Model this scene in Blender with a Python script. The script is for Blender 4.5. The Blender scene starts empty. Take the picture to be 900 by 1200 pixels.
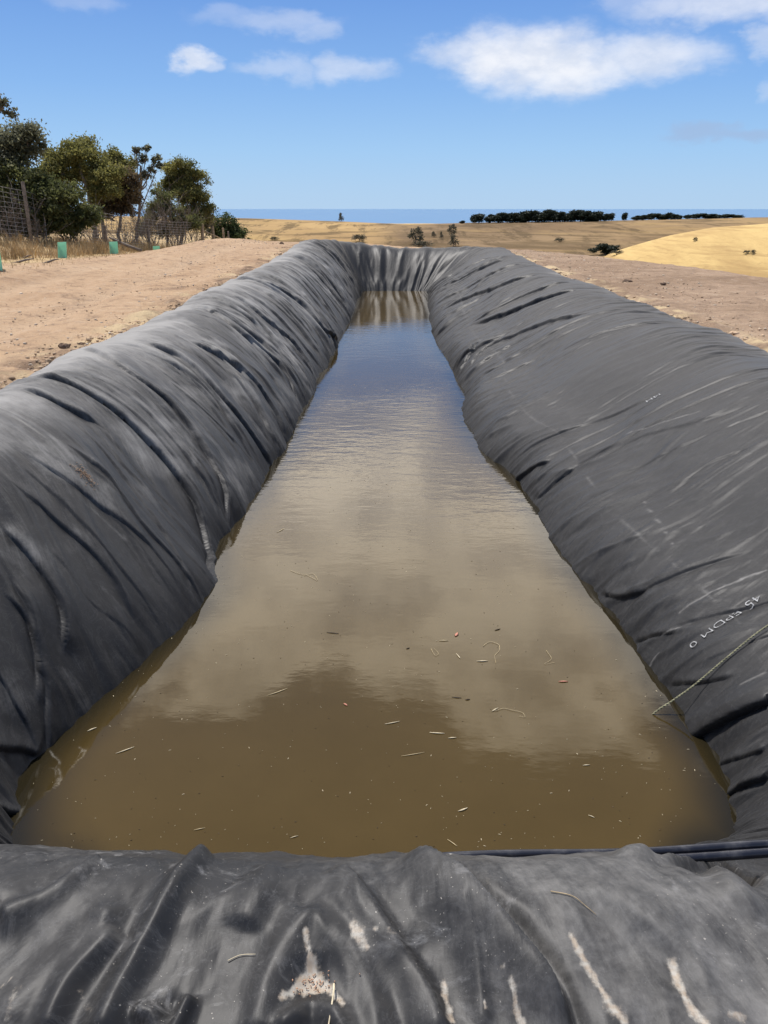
import bpy, bmesh, math, random
import numpy as np
from mathutils import Vector, Matrix

random.seed(7)
rng = np.random.default_rng(7)
scene = bpy.context.scene
COL = scene.collection
R = math.radians

# ------------------------------------------------------------------ camera
EYE = 2.4                       # lens height above the water (water is z = 0)
PITCH = R(20.9)
FPX = 933.0                     # focal length in pixels of a 900 x 1200 frame
cam_d = bpy.data.cameras.new('camera')
cam_d.sensor_fit = 'VERTICAL'
cam_d.sensor_height = 36.0
cam_d.lens = 28.0
cam_d.clip_start = 0.05
cam_d.clip_end = 200000.0
cam = bpy.data.objects.new('camera', cam_d)
cam.location = (0, 0, EYE)
cam.rotation_euler = (R(90) - PITCH, 0, 0)
COL.objects.link(cam)
scene.camera = cam
CP, SP = math.cos(PITCH), math.sin(PITCH)


def ray(px, py):
    x, y = (px - 450) / FPX, (600 - py) / FPX
    return np.array([x, CP + y * SP, -SP + y * CP])


def at_z(px, py, z=0.0):
    d = ray(px, py)
    t = (z - EYE) / d[2]
    return np.array([0, 0, EYE]) + d * t


def at_y(px, py, Y):
    d = ray(px, py)
    return np.array([0, 0, EYE]) + d * (Y / d[1])


def project(P):
    P = np.asarray(P)
    x, y, z = P[..., 0], P[..., 1], P[..., 2] - EYE
    zc = y * CP - z * SP
    yc = y * SP + z * CP
    zc = np.where(np.abs(zc) < 1e-6, 1e-6, zc)
    return 450 + FPX * x / zc, 600 - FPX * yc / zc, zc


def azel(px, py):
    d = ray(px, py)
    d = d / np.linalg.norm(d)
    return math.atan2(d[0], d[1]), math.asin(d[2])


# ------------------------------------------------------------------ noise
_perm = np.random.default_rng(3).permutation(4096)
_grad = np.random.default_rng(4).uniform(0, 2 * np.pi, 4096)
_gx, _gy = np.cos(_grad), np.sin(_grad)


def perlin(x, y):
    x = np.asarray(x, float)
    y = np.asarray(y, float)
    xi, yi = np.floor(x).astype(int), np.floor(y).astype(int)
    xf, yf = x - xi, y - yi

    def g(ix, iy, fx, fy):
        h = _perm[(ix + _perm[iy & 4095]) & 4095]
        return _gx[h] * fx + _gy[h] * fy
    u = xf ** 3 * (xf * (xf * 6 - 15) + 10)
    v = yf ** 3 * (yf * (yf * 6 - 15) + 10)
    a = g(xi, yi, xf, yf)
    b = g(xi + 1, yi, xf - 1, yf)
    c = g(xi, yi + 1, xf, yf - 1)
    d = g(xi + 1, yi + 1, xf - 1, yf - 1)
    return ((a * (1 - u) + b * u) * (1 - v) + (c * (1 - u) + d * u) * v) * 1.5


def fbm(x, y, n=4, gain=0.5):
    s, a, f = 0, 1.0, 1.0
    for i in range(n):
        s = s + a * perlin(x * f + 17.3 * i, y * f + 9.1 * i)
        a *= gain
        f *= 2.03
    return s


def smooth(a, b, x):
    t = np.clip((x - a) / (b - a), 0, 1)
    return t * t * (3 - 2 * t)


# ------------------------------------------------------------------ object helpers
def link(name, me, mat=None, parent=None, smooth_shade=True):
    o = bpy.data.objects.new(name, me)
    COL.objects.link(o)
    if mat is not None and not me.materials:
        me.materials.append(mat)
    if smooth_shade and len(me.polygons):
        me.polygons.foreach_set('use_smooth', np.ones(len(me.polygons), bool))
    if parent is not None:
        o.parent = parent
    return o


def mesh_from(name, verts, faces):
    me = bpy.data.meshes.new(name)
    verts = np.asarray(verts, dtype=np.float32)
    faces = np.asarray(faces, dtype=np.int32)
    n, k = faces.shape
    me.vertices.add(len(verts))
    me.vertices.foreach_set('co', verts.ravel())
    me.loops.add(n * k)
    me.loops.foreach_set('vertex_index', faces.ravel())
    me.polygons.add(n)
    me.polygons.foreach_set('loop_start', np.arange(0, n * k, k, dtype=np.int32))
    me.update(calc_edges=True)
    me.validate()
    return me


def set_attr(me, name, arr):
    a = me.attributes.new(name, 'FLOAT', 'POINT')
    a.data.foreach_set('value', np.asarray(arr, dtype=np.float32).ravel())


def set_vec(me, name, arr):
    a = me.attributes.new(name, 'FLOAT_VECTOR', 'POINT')
    a.data.foreach_set('vector', np.asarray(arr, dtype=np.float32).ravel())


def grid_faces(nu, nv, closed=False):
    i = np.arange(nu if closed else nu - 1)
    j = np.arange(nv - 1)
    I, J = np.meshgrid(i, j, indexing='ij')
    I2 = (I + 1) % nu
    f = np.stack([I * nv + J, I2 * nv + J, I2 * nv + J + 1, I * nv + J + 1], -1)
    return f.reshape(-1, 4)


def tag(o, label, cat, group=None, kind=None):
    if label:
        o['label'] = label
    if cat:
        o['category'] = cat
    if group:
        o['group'] = group
    if kind:
        o['kind'] = kind
    return o


def empty(name, loc=(0, 0, 0), rz=0.0):
    o = bpy.data.objects.new(name, None)
    o.empty_display_size = 0.1
    COL.objects.link(o)
    o.location = loc
    o.rotation_euler = (0, 0, rz)
    return o


class MB:
    """collects triangles and quads for one mesh"""

    def __init__(self):
        self.v, self.f = [], []

    def add(self, verts, faces):
        b = len(self.v)
        self.v.extend([tuple(p) for p in verts])
        self.f.extend([tuple(b + i for i in f) for f in faces])

    def tube(self, pts, rad, n=7, cap=True, jitter=0.0):
        pts = [Vector(p) for p in pts]
        if not hasattr(rad, '__len__'):
            rad = [rad] * len(pts)
        rings = []
        prev = None
        for i, p in enumerate(pts):
            d = (pts[min(i + 1, len(pts) - 1)] - pts[max(i - 1, 0)])
            d = d.normalized() if d.length > 1e-9 else Vector((0, 0, 1))
            if prev is None:
                a = d.orthogonal().normalized()
            else:
                a = (prev - d * prev.dot(d))
                a = a.normalized() if a.length > 1e-6 else d.orthogonal().normalized()
            prev = a
            b = d.cross(a)
            ring = []
            for k in range(n):
                t = 2 * math.pi * k / n
                r = rad[i] * (1 + (random.uniform(-jitter, jitter) if jitter else 0))
                ring.append(p + a * (r * math.cos(t)) + b * (r * math.sin(t)))
            rings.append(ring)
        verts = [v for r in rings for v in r]
        faces = []
        for i in range(len(pts) - 1):
            for k in range(n):
                faces.append((i * n + k, i * n + (k + 1) % n, (i + 1) * n + (k + 1) % n, (i + 1) * n + k))
        if cap:
            faces.append(tuple(range(n - 1, -1, -1)))
            faces.append(tuple((len(pts) - 1) * n + k for k in range(n)))
        self.add(verts, faces)

    def build(self, name, mat, parent=None, smooth_shade=True):
        me = bpy.data.meshes.new(name)
        me.from_pydata(self.v, [], self.f)
        me.update()
        return link(name, me, mat, parent, smooth_shade)


# ------------------------------------------------------------------ material helpers
def new_mat(name):
    m = bpy.data.materials.new(name)
    m.use_nodes = True
    nt = m.node_tree
    b = nt.nodes['Principled BSDF']
    return m, nt, b


class NT:
    def __init__(self, nt):
        self.nt = nt

    def n(self, t, **kw):
        nd = self.nt.nodes.new(t)
        for k, v in kw.items():
            setattr(nd, k, v)
        return nd

    def set(self, sock, v):
        if hasattr(v, 'is_output') or isinstance(v, bpy.types.NodeSocket):
            self.nt.links.new(v, sock)
        else:
            sock.default_value = v

    def math(self, op, a, b=None, c=None, clamp=False):
        nd = self.n('ShaderNodeMath', operation=op, use_clamp=clamp)
        self.set(nd.inputs[0], a)
        if b is not None:
            self.set(nd.inputs[1], b)
        if c is not None:
            self.set(nd.inputs[2], c)
        return nd.outputs[0]

    def mix(self, f, a, b, blend='MIX'):
        nd = self.n('ShaderNodeMix', data_type='RGBA', blend_type=blend)
        self.set(nd.inputs[0], f)
        self.set(nd.inputs[6], a if not isinstance(a, tuple) else (*a, 1) if len(a) == 3 else a)
        self.set(nd.inputs[7], b if not isinstance(b, tuple) else (*b, 1) if len(b) == 3 else b)
        return nd.outputs[2]

    def ramp(self, x, a, b, c=0.0, d=1.0):
        nd = self.n('ShaderNodeMapRange', interpolation_type='SMOOTHSTEP')
        self.set(nd.inputs[0], x)
        nd.inputs[1].default_value, nd.inputs[2].default_value = a, b
        nd.inputs[3].default_value, nd.inputs[4].default_value = c, d
        return nd.outputs[0]

    def noise(self, vec, scale, detail=4, rough=0.55, dist=0.0, out=0):
        nd = self.n('ShaderNodeTexNoise')
        if vec is not None:
            self.set(nd.inputs['Vector'], vec)
        nd.inputs['Scale'].default_value = scale
        nd.inputs['Detail'].default_value = detail
        nd.inputs['Roughness'].default_value = rough
        nd.inputs['Distortion'].default_value = dist
        return nd.outputs[out]

    def mapping(self, vec, scale=(1, 1, 1), rot=(0, 0, 0), loc=(0, 0, 0)):
        nd = self.n('ShaderNodeMapping')
        self.set(nd.inputs[0], vec)
        nd.inputs['Location'].default_value = loc
        nd.inputs['Rotation'].default_value = rot
        nd.inputs['Scale'].default_value = scale
        return nd.outputs[0]

    def attr(self, name, out=2):
        nd = self.n('ShaderNodeAttribute')
        nd.attribute_name = name
        return nd.outputs[out]

    def coord(self, out='Object'):
        return self.n('ShaderNodeTexCoord').outputs[out]

    def bump(self, h, strength=0.3, dist=0.01, normal=None):
        nd = self.n('ShaderNodeBump')
        nd.inputs['Strength'].default_value = strength
        nd.inputs['Distance'].default_value = dist
        self.set(nd.inputs['Height'], h)
        if normal is not None:
            self.set(nd.inputs['Normal'], normal)
        return nd.outputs[0]


def simple_mat(name, col, rough=0.7, var=0.15, scale=8.0, spec=0.3, bump=0.0):
    m, nt, b = new_mat(name)
    N = NT(nt)
    co = N.coord()
    f = N.noise(co, scale, 4)
    lo = tuple(c * (1 - var) for c in col)
    hi = tuple(min(1, c * (1 + var)) for c in col)
    N.set(b.inputs['Base Color'], N.mix(N.ramp(f, 0.3, 0.7), lo, hi))
    b.inputs['Roughness'].default_value = rough
    b.inputs['Specular IOR Level'].default_value = spec
    if bump:
        N.set(b.inputs['Normal'], N.bump(N.noise(co, scale * 3, 5), bump, 0.02))
    return m


# ------------------------------------------------------------------ pond geometry (metres, taken from the waterline and crest lines)
WL = [(2.52, -1.47), (2.80, -1.60), (3.08, -1.63), (3.5, -1.52), (4.0, -1.36), (4.5, -1.21), (4.8, -1.17), (5.2, -1.25), (5.6, -1.30),
      (6.8, -1.17), (7.4, -1.12), (8.2, -1.075), (9.2, -1.07), (10.6, -1.02), (12.2, -1.0), (14.0, -0.94), (16.2, -0.86), (19.5, -0.80), (22.5, -0.76), (25.0, -0.72)]
WR = [(2.63, 1.50), (3.0, 1.57), (3.5, 1.53), (4.0, 1.50), (4.48, 1.47), (5.0, 1.40), (5.6, 1.32), (6.6, 1.30), (7.34, 1.26), (7.98, 1.08), (8.8, 1.01),
      (9.58, 1.0), (10.6, 1.10), (12.2, 1.14), (14.0, 1.06), (15.5, 1.02), (18.9, 1.09), (22.0, 1.22), (25.2, 1.36)]


def interp(tab, y):
    return float(np.interp(y, [a for a, _ in tab], [b for _, b in tab]))


def OL(y):
    return float(np.interp(y, [2, 5.7, 7.7, 9.4, 13.2, 19.6, 25.7], [-2.95, -2.82, -2.93, -2.78, -2.70, -2.52, -2.42]))


def OR(y):
    return float(np.interp(y, [2, 7.5, 12, 16.8, 21, 25.5], [3.45, 3.6, 3.6, 3.5, 3.55, 3.7]))


def ZL(y):
    return float(np.interp(y, [2, 5.7, 9.4, 13.2, 19.6, 25.7], [1.10, 1.10, 1.12, 1.16, 1.24, 1.40]))


def ZR(y):
    return float(np.interp(y, [2, 7.5, 16.8, 25.5], [1.05, 1.10, 1.14, 1.16]))


# profiles: (fraction from outer edge to waterline, fraction of the crest height)
PL = [(-0.16, 0.86), (-0.05, 0.985), (0.0, 1.02), (0.20, 1.05), (0.46, 0.90), (0.70, 0.60), (0.89, 0.27), (1.0, 0.0), (1.06, -0.25), (1.25, -0.55)]
PR = [(-0.10, 0.86), (-0.03, 0.985), (0.0, 1.02), (0.22, 1.03), (0.46, 0.82), (0.69, 0.51), (0.90, 0.25), (1.0, 0.0), (1.05, -0.25), (1.25, -0.55)]
PF = [(-0.30, 0.80), (-0.10, 0.97), (0.0, 1.02), (0.20, 1.02), (0.38, 0.90), (0.60, 0.62), (0.82, 0.28), (1.0, 0.0), (1.15, -0.25), (1.4, -0.55)]
PN = [(-0.30, 0.70), (0.0, 0.84), (0.18, 0.91), (0.34, 0.97), (0.475, 1.0), (0.60, 0.86), (0.80, 0.44), (1.0, 0.0), (1.1, -0.25), (1.3, -0.55)]
PNR = [(-0.30, 0.72), (0.0, 0.86), (0.16, 0.93), (0.30, 0.97), (0.42, 0.92), (0.56, 0.72), (0.78, 0.36), (1.0, 0.0), (1.1, -0.25), (1.3, -0.55)]

stations = []                    # (outer xy, water xy, crest z, profile)


def stn(o, w, z, prof):
    stations.append([(o[0] + (w[0] - o[0]) * t, o[1] + (w[1] - o[1]) * t, z * f) for t, f in prof])


def mixp(a, b, f):
    return [(p[0] * (1 - f) + q[0] * f, p[1] * (1 - f) + q[1] * f) for p, q in zip(a, b)]


# left side, near to far
stn((-2.5, 0.85), (-1.42, 2.38), 0.99, mixp(PN, PL, 0.35))
stn((-2.95, 1.7), (-1.50, 2.50), 1.08, mixp(PN, PL, 0.8))
for y in (2.85, 3.1, 3.5, 4.0, 4.5, 4.85, 5.2, 5.6, 6.2, 6.8, 7.5, 8.2, 9.2, 10.6, 12.2, 14, 16.2, 18.5, 20.5, 22.5, 24.0):
    stn((OL(y), y), (interp(WL, y), y), ZL(y), PL)
# far left corner, far wall, far right corner
stn((-2.35, 25.3), (-0.72, 24.9), 1.40, mixp(PL, PF, 0.3))
stn((-2.0, 26.4), (-0.70, 25.35), 1.40, mixp(PL, PF, 0.6))
stn((-1.4, 27.0), (-0.55, 25.5), 1.34, PF)
stn((-0.6, 27.2), (-0.25, 25.55), 1.22, PF)
stn((0.4, 27.2), (0.3, 25.55), 1.15, PF)
stn((1.4, 27.2), (0.9, 25.55), 1.13, PF)
stn((2.4, 27.1), (1.25, 25.5), 1.15, PF)
stn((3.2, 26.8), (1.36, 25.35), 1.16, mixp(PR, PF, 0.5))
stn((3.65, 26.0), (1.38, 25.0), 1.16, PR)
for y in (24, 22.5, 20.5, 18.5, 16.2, 14, 12.2, 10.6, 9.6, 8.8, 7.98, 7.3, 6.6, 5.9, 5.3, 4.8, 4.3, 3.8, 3.4, 3.0):
    stn((OR(y), y), (interp(WR, y), y), ZR(y), PR)
# near right corner, near bank (right to left)
stn((3.30, 2.0), (1.47, 2.60), 1.02, mixp(PNR, PR, 0.75))
stn((2.7, 1.05), (1.34, 2.50), 0.90, mixp(PNR, PR, 0.25))
stn((1.7, 0.62), (1.12, 2.42), 0.87, PNR)
stn((1.15, 0.55), (0.85, 2.36), 0.94, mixp(PNR, PN, 0.45))
stn((0.75, 0.52), (0.55, 2.33), 0.975, PN)
stn((0.3, 0.50), (0.2, 2.32), 0.985, PN)
stn((-0.2, 0.50), (-0.2, 2.32), 0.985, PN)
stn((-0.7, 0.52), (-0.6, 2.33), 0.985, PN)
stn((-1.3, 0.58), (-1.0, 2.34), 0.985, PN)
stn((-1.9, 0.65), (-1.28, 2.35), 0.98, PN)
ST = np.array(stations)          # (n, k, 3)


def catmull(P, ts, closed, T):
    """P (n,...) knots at ts (n [+1 if closed: period]); evaluates at T"""
    n = len(P)
    if closed:
        per = ts[-1]
        Pk = np.concatenate([P[-2:], P, P[:3]])
        tk = np.concatenate([ts[n - 2:n] - per, ts[:n], ts[:3] + per])
        off = 2
    else:
        Pk = np.concatenate([P[:1] * 2 - P[1:2], P, P[-1:] * 2 - P[-2:-1]])
        tk = np.concatenate([[2 * ts[0] - ts[1]], ts, [2 * ts[-1] - ts[-2]]])
        off = 1
    i = np.clip(np.searchsorted(tk, T, side='right') - 1, 1, len(tk) - 3)
    t0, t1, t2, t3 = tk[i - 1], tk[i], tk[i + 1], tk[i + 2]
    sh = (-1,) + (1,) * (P.ndim - 1)
    h = (t2 - t1)
    u = ((T - t1) / h).reshape(sh)
    m1 = (Pk[i + 1] - Pk[i - 1]) / (t2 - t0).reshape(sh) * h.reshape(sh)
    m2 = (Pk[i + 2] - Pk[i]) / (t3 - t1).reshape(sh) * h.reshape(sh)
    return (2 * u ** 3 - 3 * u ** 2 + 1) * Pk[i] + (u ** 3 - 2 * u ** 2 + u) * m1 + (-2 * u ** 3 + 3 * u ** 2) * Pk[i + 1] + (u ** 3 - u ** 2) * m2


mid = ST[:, 4, :]
seg = np.linalg.norm(np.roll(mid, -1, 0) - mid, axis=1)
ts = np.concatenate([[0], np.cumsum(seg)])
PER = ts[-1]
# dense stepping along the loop, finer close to the lens
Tl = [0.0]
fine = np.linspace(0, PER, 6000)
midf = catmull(mid, ts, True, fine)
while Tl[-1] < PER:
    p = midf[min(len(fine) - 1, int(Tl[-1] / PER * 5999))]
    dist = math.hypot(p[0], p[1], p[2] - EYE)
    Tl.append(Tl[-1] + max(0.0046, 0.0017 * dist))
TS = np.array(Tl[:-1])
NU = len(TS)
rows = catmull(ST, ts, True, TS)                   # (NU, K, 3)
NV = 210
K = ST.shape[1]
knot = np.concatenate([[0], np.cumsum(np.linalg.norm(np.diff(ST.mean(0) * 0 + ST[10], axis=0), axis=1))])
vv = np.interp(np.linspace(0, 1, NV), np.linspace(0, 1, K), knot)
base = catmull(np.moveaxis(rows, 1, 0), knot, False, vv)   # (NV, NU, 3)
base = np.moveaxis(base, 0, 1)                      # (NU, NV, 3)


def grid_normals(P):
    du = np.roll(P, -1, 0) - np.roll(P, 1, 0)
    dv = np.gradient(P, axis=1)
    n = np.cross(dv, du)
    n /= np.linalg.norm(n, axis=-1, keepdims=True) + 1e-12
    return n


NRM = grid_normals(base)
if NRM[:, NV // 3, 2].mean() < 0:
    NRM = -NRM
vlen = np.concatenate([np.zeros((NU, 1)), np.cumsum(np.linalg.norm(np.diff(base, axis=1), axis=2), 1)], 1)
# v measured from the waterline so that it stays comparable all the way round
iw = int(round((7 / (K - 1)) * (NV - 1)))
vlen = vlen - vlen[:, iw:iw + 1]
S = np.repeat(TS[:, None], NV, 1)
V = vlen                                            # negative above the water
X0, Y0 = base[..., 0], base[..., 1]
DIST = np.sqrt(X0 ** 2 + Y0 ** 2)
side_near = (1 - smooth(1.6, 2.6, Y0)) * 1.0
side_far = smooth(24.0, 25.8, Y0)
is_left = (1 - smooth(-0.5, 0.5, X0)) * smooth(1.4, 2.4, Y0) * (1 - smooth(24.5, 26, Y0))
is_right = smooth(-0.4, 0.4, X0) * smooth(1.4, 2.4, Y0) * (1 - smooth(24.5, 26, Y0))
vf = np.linspace(0, 1, NV)[None, :]                 # 0 outer hem .. 1 under water
vw = vf / (7 / (K - 1))                             # 1 at the waterline

Upx, Vpx, ZC = project(base)
facing = (NRM * (np.array([0, 0, EYE]) - base)).sum(-1) > 0


def surf_idx(px, py, near=None):
    d = (Upx - px) ** 2 + (Vpx - py) ** 2
    d = np.where((ZC > 0.1) & facing, d, 1e12)
    if near == 'near':
        d = np.where(Y0 < 2.4, d, 1e12)
    elif near == 'side':
        d = np.where(Y0 > 2.4, d, 1e12)
    i = int(np.argmin(d))
    return divmod(i, NV)


def sv_of(px, py, near=None):
    i, j = surf_idx(px, py, near)
    return S[i, j], V[i, j]


# ---- general drape: folds that run down the slope
def ridged(x, y):
    return 1 - np.abs(perlin(x, y)) * 2.0


def sfold(x):
    """skewed wave, gentle on one side and steep on the other"""
    t = x - np.floor(x)
    return np.where(t < 0.9, t / 0.9, (1 - t) / 0.1)


SW = smooth(-1.2, 1.2, X0)
slant = (0.32 * (1 - SW) - 0.12 * SW) * V - 0.10 * V * V * is_left
warp = 0.16 * perlin(S * 0.8, V * 0.9 + 3) + 0.04 * perlin(S * 3.0, V * 2.0 + 8)
q = S + slant + warp
amp_n = 0.5 + 0.5 * smooth(-0.35, 0.45, perlin(S * 0.45 + 3, V * 0.55 + 11))
leftness = is_left
near_damp_right = 1 - 0.3 * is_right * (1 - smooth(9, 15, Y0))
H = np.zeros_like(S)
# broad bulges
H += 0.045 * perlin(S * 0.55 + 5, V * 0.7) + 0.022 * perlin(q * 1.1, V * 0.8 + 40)
# main folds
f1 = perlin(q * 2.3, V * 0.42 + 7)
f2 = perlin(q * 5.2 + 30, V * 0.7 + 17)
f3 = perlin(q * 11 + 60, V * 1.3 + 27)
H += 0.55 * amp_n * near_damp_right * (0.034 * (np.maximum(ridged(q * 1.7 + 4, V * 0.36 + 2), 0) ** 2.2) + 0.014 * f1)
H += 0.5 * amp_n * near_damp_right * 0.012 * np.maximum(1 - np.abs(f2) * 2.4, 0) ** 1.5
H += 0.0045 * f3 * amp_n * near_damp_right
H += 0.0012 * perlin(q * 26 + 9, V * 2.6 + 5)
H += is_right * amp_n * (0.010 * np.maximum(0, 1 - 2.6 * np.abs(perlin(q * 4.1 + 0.5 * V + 77, V * 0.55 + 3))) ** 1.4 + 0.005 * np.maximum(0, 1 - 2.6 * np.abs(perlin(q * 8.5 - 0.8 * V + 17, V * 0.9 + 13))) ** 1.4)
H += is_right * np.exp(-((vf / (7 / (K - 1)) - 0.85) / 0.2) ** 2) * 0.012 * np.maximum(0, 1 - 2.4 * np.abs(perlin(S * 5.5 + 2.2 * V, V * 1.3 + 23))) ** 1.3
# puckers just above the waterline and on the far wall
puck = np.exp(-((vw - 0.97) / 0.16) ** 2)
H += puck * (0.022 * perlin(S * 4.5 + 0.9 * V, V * 1.4 + 70) + 0.012 * np.abs(perlin(S * 9 + 2.0 * V, V * 1.8 + 80)))
H += side_far * 0.5 * (0.07 * np.maximum(1 - np.abs(perlin(S * 2.6, V * 0.35 + 90)) * 2.2, 0) ** 1.6 + 0.03 * perlin(S * 5.5, V * 0.5 + 33))
# overlapped tucks on the long sides: repeated sharp steps with random spacing
SG = 1 - 2 * is_left
tuck2 = sfold(SG * S * 2.3 + 0.8 * SG * slant + 0.9 * perlin(S * 0.6 + 31, V * 0.4 + 15) + 0.25 * perlin(S * 2.1, V * 0.9 + 25))
H += 0.022 * tuck2 * smooth(-0.1, 0.4, perlin(S * 0.8 + 18, V * 0.5 + 41)) * (1 - side_near) * (is_left * smooth(4.5, 7.5, Y0) + 0.6 * is_right * smooth(9, 13, Y0))
tuck3 = sfold(SG * S * 4.7 + 1.5 * SG * slant + 1.1 * perlin(S * 0.9 + 61, V * 0.5 + 35) + 0.3 * perlin(S * 3.1, V * 1.3 + 65))
H += 0.009 * tuck3 * smooth(-0.1, 0.4, perlin(S * 1.3 + 58, V * 0.7 + 81)) * (1 - side_near) * (is_left + 0.5 * is_right)
tuck = sfold(SG * S * 0.9 + 0.35 * SG * slant + 0.5 * perlin(S * 0.35, V * 0.35 + 55) + 0.22 * perlin(S * 1.3, V * 0.6 + 5))
tuck_on = smooth(0.05, 0.35, perlin(S * 0.37 + 8, V * 0.25 + 21)) * (0.4 + 0.6 * smooth(8, 14, Y0))
H += 0.05 * tuck * tuck_on * (1 - side_near) * (0.4 + 0.6 * is_left)
# sides draw tight where they go under the water
under = smooth(1.02, 1.12, vw)
H *= (1 - under)
# outer hem lies on the dirt
hem = 1 - smooth(0.10, 0.26, vf)
H = H * (1 - 0.55 * hem) + hem * 0.012 * perlin(S * 3, V * 3)
# near bank gets its own modelling
soft_near = 0.25 + 0.75 * (1 - side_near)
H = H * soft_near


TG = np.zeros_like(S)
DR = np.zeros_like(S)                               # dust rubbed onto the fold edges


def add_fold(poly, h, w1, w2, groove=0.5, near=None, taper=0.15, gw=None):
    """ridge along an image polyline laid on the bank: gentle flank w1, steep flank w2 (metres)"""
    global H
    if near == 'side' and poly[0][0] > 450:
        poly = poly[::-1]
    pts = np.array([sv_of(a, b, near) for a, b in poly])
    if near == 'side':
        i_, j_ = surf_idx(poly[len(poly) // 2][0], poly[len(poly) // 2][1], near)
        dd_ = DIST[i_, j_]
        h, w2 = h * 0.62, max(0.010, 0.0022 * dd_)
    if near == 'near':
        h *= 1.5
    fold_sv(pts, h, w1, w2, groove, taper, gw, 0.3, 0.0 if near == 'near' else (-1.0 if poly[0][0] < 450 else 1.0))


def fold_sv(pts, h, w1, w2, groove=0.5, taper=0.15, gw=None, vary=1.0, lap=0.0):
    """the same, given in metres along the loop and down the slope"""
    pts = np.array(pts, float)
    # unwrap around the seam of the loop
    for i in range(1, len(pts)):
        while pts[i, 0] - pts[i - 1, 0] > PER / 2:
            pts[i, 0] -= PER
        while pts[i, 0] - pts[i - 1, 0] < -PER / 2:
            pts[i, 0] += PER
    tk = np.concatenate([[0], np.cumsum(np.linalg.norm(np.diff(pts, axis=0), axis=1))])
    tk += np.arange(len(tk)) * 1e-6
    L = tk[-1]
    tt = np.linspace(0, L, max(10, len(pts) * 5))
    pl = catmull(pts, tk, False, tt) if len(pts) > 2 else np.stack([np.interp(tt, tk, pts[:, 0]), np.interp(tt, tk, pts[:, 1])], 1)
    m = 3.2 * max(w1, w2)
    smin, smax = pl[:, 0].min() - m, pl[:, 0].max() + m
    for k in (-1, 0, 1):
        i0, i1 = np.searchsorted(TS, [smin - k * PER, smax - k * PER])
        if i1 <= i0:
            continue
        Vb = V[i0:i1]
        sel = (Vb > pl[:, 1].min() - m) & (Vb < pl[:, 1].max() + m)
        if not sel.any():
            continue
        ps, pv = S[i0:i1][sel] + k * PER, Vb[sel]
        best = np.full(ps.shape, 1e9)
        sd = np.zeros(ps.shape)
        par = np.zeros(ps.shape)
        for i in range(len(pl) - 1):
            a, b = pl[i], pl[i + 1]
            d = b - a
            ll = (d ** 2).sum() + 1e-12
            t = np.clip(((ps - a[0]) * d[0] + (pv - a[1]) * d[1]) / ll, 0, 1)
            ex, ey = ps - a[0] - t * d[0], pv - a[1] - t * d[1]
            dd = np.sqrt(ex ** 2 + ey ** 2)
            u = dd < best
            best = np.where(u, dd, best)
            sd = np.where(u, np.sign(d[0] * ey - d[1] * ex) * dd, sd)
            par = np.where(u, tt[i] + t * (tt[i + 1] - tt[i]), par)
        sd = sd + 0.12 * vary * w1 * perlin(ps * 6, pv * 6)
        tp = smooth(0, taper * L + 1e-6, par) * (1 - smooth(L * (1 - taper), L + 1e-6, par)) if taper > 0 else np.ones_like(par)
        hv = 1 - 0.2 * vary + 0.5 * vary * perlin(par * 2.7 + smin, par * 0)
        w2v = w2 * (1 + 0.5 * vary * perlin(par * 3.3 + 5 + smin, par * 0 + 2))
        g = gw or w2
        if lap:
            # the sheet climbs gently, laps over and drops in one crisp step with a shallow trough under the lip
            prof = np.where(sd < 0, np.exp(-np.abs(sd / w1) ** 1.5), np.clip(1 - sd / w2v, 0, 1))
            prof = prof - groove * np.where(sd > 0, np.exp(-(sd / (2.2 * w2v + 0.02))), 0) * np.clip(sd / w2v, 0, 1)
            TG[i0:i1][sel] += lap * 0.9 * h * tp * hv * np.exp(-(sd / (1.2 * w2v)) ** 2)
        else:
            prof = np.where(sd < 0, np.exp(-(sd / w1) ** 2), np.exp(-(sd / w2v) ** 2))
            prof = prof - groove * np.exp(-((sd - 1.9 * w2v) / g) ** 2)
        H[i0:i1][sel] += h * prof * tp * hv
        DR[i0:i1][sel] += (1.0 if lap < 0 else 0.4 if lap > 0 else 0.0) * min(1.0, h / 0.02) * tp * np.exp(-((sd + 0.25 * w1) / (0.22 * w1)) ** 2) * (0.6 + perlin(ps * 5, pv * 5))


def loop_s(side, y):
    """distance along the loop of the bank point at y"""
    x = -1.9 if side < 0 else 2.4
    i = int(np.argmin((base[:, iw // 2, 0] - x) ** 2 * 0.2 + (base[:, iw // 2, 1] - y) ** 2))
    return TS[i]


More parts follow.
